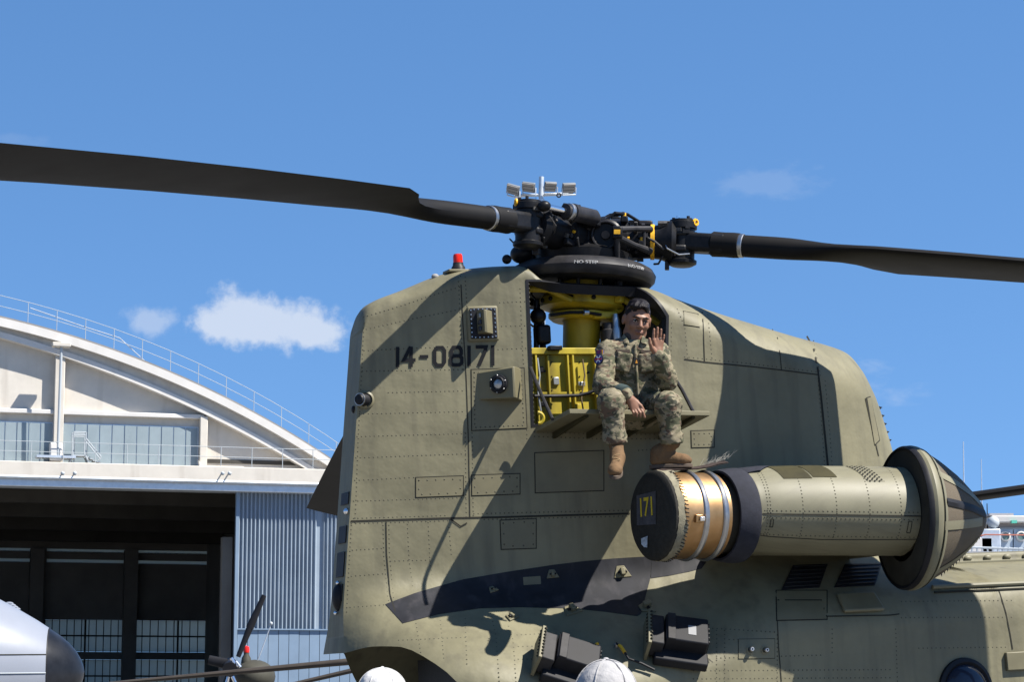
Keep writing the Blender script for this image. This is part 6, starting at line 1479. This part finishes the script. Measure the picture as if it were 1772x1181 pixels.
# tail fin top with beacon and whip aerial
m = MB().sphere(S(440, 1172, .6), 0.42, 20, 12, (0.95, 1.2, 0.75)); fin = shb(m, 'tail_fairing', 'dark_olive')
shb(MB().prism([S(430, 1165, .5), S(466, 1178, .5), S(470, 1260, .5), S(420, 1260, .5)], (0, .35, 0)), 'tail_fin', 'dark_olive', bevel=0.05)
shb(MB().lathe([(0, .1), (.1, .085), (.16, .05), (.2, .05)], S(426, 1149, .5), (0, 0, 1), n=14), 'beacon_mount', 'dark_olive')
shb(MB().lathe([(.2, .055), (.26, .06), (.31, .05), (.33, 0)], S(426, 1149, .5), (0, 0, 1), n=14), 'beacon_glass', 'red_glass')
shb(MB().tube([S(440, 1160, .5), S(455, 1120, .5), S(469, 1081, .5)], 0.012, 5), 'whip_aerial', 'galvanised'); shb(MB().sphere(S(469, 1080, .5), 0.035, 8, 6), 'aerial_tip', 'rail_white')
flat_blade(S(190, 1184, -8), S(640, 1143, -8), 3.2 / ppm * .8, 6.4 / ppm * .8, 'main_rotor_blade', 'blade_brown', 0.06)
flat_blade(S(470, 1194, -7), S(660, 1150, -7), 2.8 / ppm, 4 / ppm, 'main_rotor_blade', 'blade_brown', 0.05)

# ================================================================== floodlight mast far behind the hub
FY = 70.0
base = at_depth(937, 400, FY); base[2] = 0
fl = empty('floodlight_mast', loc=tuple(base)); tag(fl, 'pale steel mast with four floodlights rising behind the rotor hub', 'light mast')
mat('lamp_face', (0.26, 0.235, 0.205), 0.5, var=0.1, scale=4); mat('lamp_body', (0.14, 0.155, 0.17), 0.5)
def fb(m, name, material, **k): o = m.build(name, material, None, loc=tuple(base), **k); o.location = (0, 0, 0); o.parent = fl; return o
D = lambda px, py, dy=0.0: at_depth(px, py, FY + dy)
fb(MB().cyl(base, D(936, 345), 0.16, 0.11, n=14), 'mast_pole', 'galvanised'); fb(MB().cyl(D(936, 345), D(937, 306), 0.075, n=12), 'mast_top', 'galvanised')
fb(MB().cyl(D(890, 339), D(992, 335), 0.05, n=8), 'cross_arm', 'galvanised')
fp = F / FY
for cx, cy, tw, rot in [(888, 328, 24, .35), (915, 324, 24, .2), (952, 323, 22, -.02), (984, 325, 24, -.1)]:
    c = D(cx, cy, -.2); x = np.array([math.cos(rot * .5), -.3 * np.sign(rot), -math.sin(rot)]); x /= np.linalg.norm(x); n_ = np.array([0.1 * np.sign(-rot), -0.8, -0.6]); n_ = n_ - x * (n_ @ x); n_ /= np.linalg.norm(n_); y = np.cross(n_, x)
    lm = fb(MB().box(c, (tw / fp, 18 / fp, 0.1), [x, y, n_]), 'floodlight', 'lamp_body', bevel=0.02)
    for q in (-1, 0, 1): MB().box(c + n_ * 0.06 + y * q * 5.6 / fp, ((tw - 2) / fp, 4.6 / fp, 0.03), [x, y, n_]).build('lamp_lens', 'lamp_face', None, loc=tuple(base)).parent = lm
    for ch_ in lm.children: ch_.location = (0, 0, 0)
    b_ = fb(MB().tube([c + x * 13 / fp, c + x * 13 / fp - np.array([0, 0, 13 / fp]), c - x * 11 / fp - np.array([0, 0, 13 / fp]), c - x * 12 / fp], 0.025, 6), 'lamp_yoke', 'galvanised')
fb(MB().torus(D(967, 338, -.3), (0, 1, 0), 3.4 / fp, 0.02, 16, 6), 'cable_coil', 'hub_grey')

# ================================================================== far building on the right
RY = 110.0
bo = at_depth(1740, 1000, RY); bo[2] = 0
rb = empty('control_building', loc=tuple(bo)); tag(rb, 'pale flat-roofed building with round porthole windows beyond the helicopter nose', 'building')
def rbb(m, name, material, parent=None, **k): o = m.build(name, material, None, loc=tuple(bo), **k); o.location = (0, 0, 0); o.parent = parent or rb; return o
B = lambda px, py, dy=0.0: at_depth(px, py, RY + dy)
mat('pale_pink_wall', (0.42, 0.38, 0.36), 0.85, var=0.06, scale=1); mat('pale_blue_panel', (0.34, 0.40, 0.46), 0.6, var=0.05, scale=1); mat('porthole_green', (0.10, 0.16, 0.15), 0.2)
mat('grey_roofing', (0.34, 0.34, 0.35), 0.9, var=0.1, scale=1); mat('green_lamp', (0.10, 0.45, 0.33), 0.5); mat('red_pipe', (0.35, 0.12, 0.08), 0.6)
def slab(x0, y0, x1, y1, dy, depth, name, material, parent=None, bevel=0.0):
    a, b, c, d = B(x0, y0, dy), B(x1, y0, dy), B(x1, y1, dy), B(x0, y1, dy); return rbb(MB().prism([a, b, c, d], (0, depth, 0)), name, material, parent, bevel=bevel)
slab(1722, 905, 1900, 1020, 0, 12, 'wall', 'pale_pink_wall'); slab(1716, 893, 1910, 905, -.6, 13, 'roof_edge', 'white_fascia', bevel=.05); slab(1712, 889, 1754, 893, -.3, 6, 'roof_parapet', 'grey_roofing')
slab(1730, 914, 1900, 960, -.25, 0.3, 'panel_frame', 'white_fascia')
for i, px in enumerate((1740, 1767, 1794)):
    pn = slab(px - 12.5, 917, px + 12.5, 960, -.4, 0.2, 'door_panel', 'pale_blue_panel')
    c = B(px, 929, -.45); rbb(MB().lathe([(0, .24), (.06, .24), (.08, .17), (.02, .17)], c, (0, -1, 0), n=24), 'porthole_rim', 'white_fascia', pn); rbb(MB().cyl(c, c - np.array([0, .04, 0]), .18, n=24), 'porthole_glass', 'porthole_green', pn)
slab(1751, 901, 1760, 906, -.9, .3, 'exit_lamp', 'green_lamp')
gd = rbb(MB().prism([B(1655, 925, 6), B(1712, 897, 6), B(1740, 915, 6), B(1740, 1020, 6), B(1655, 1020, 6)], (0, 8, 0)), 'side_roof', 'grey_roofing')
for a, b in (((1660, 938), (1705, 926)), ((1705, 926), (1790, 927))): rbb(MB().tube([B(*a, -2), B(*b, -2)], 0.03, 6), 'roof_pipe', 'red_pipe')
rr = rbb(MB().tube([B(1680, 948, -4), B(1800, 952, -4)], 0.05, 6), 'terrace_rail', 'rail_white')
for px in range(1682, 1800, 9): rbb(MB().cyl(B(px, 948, -4), B(px, 975, -4), 0.04, n=6), 'rail_post', 'rail_white', rr)
rbb(MB().sphere(B(1719, 905, -1), .28, 14, 10), 'dish_aerial', 'rail_white'); rbb(MB().box(B(1692, 945, -1), (1.2, .8, .7)), 'roof_unit', 'white_fascia', bevel=.05); rbb(MB().box(B(1712, 940, -1), (.9, .8, 1.2)), 'roof_unit', 'galvanised', bevel=.05)
slab(1650, 955, 1900, 1030, -5, 4, 'terrace_wall', 'grey_roofing')
for px, top, dy in ((1667, 765, 8), (1698, 795, 30), (1708, 872, 1)):
    b_ = B(px + 2, 960, dy); a_ = B(px, top, dy); ao = empty('antenna_mast', loc=(b_[0], b_[1], 0))
    lab = {1667: 'tallest thin antenna mast against the sky right of the engine inlet', 1698: 'faint thin antenna mast right of the tallest one', 1708: 'short dark mast standing at the corner of the pale building'}[px]
    tag(ao, lab, 'antenna')
    for nm, q0, q1, r_ in (('mast_pole', np.array([b_[0], b_[1], 0]), (a_ + b_) / 2, .07), ('mast_whip', (a_ + b_) / 2, a_, .035)):
        o = MB().cyl(q0, q1, r_, r_ * .6, n=8).build(nm, 'galvanised' if px != 1708 else 'hub_grey', None, loc=(b_[0], b_[1], 0)); o.location = (0, 0, 0); o.parent = ao
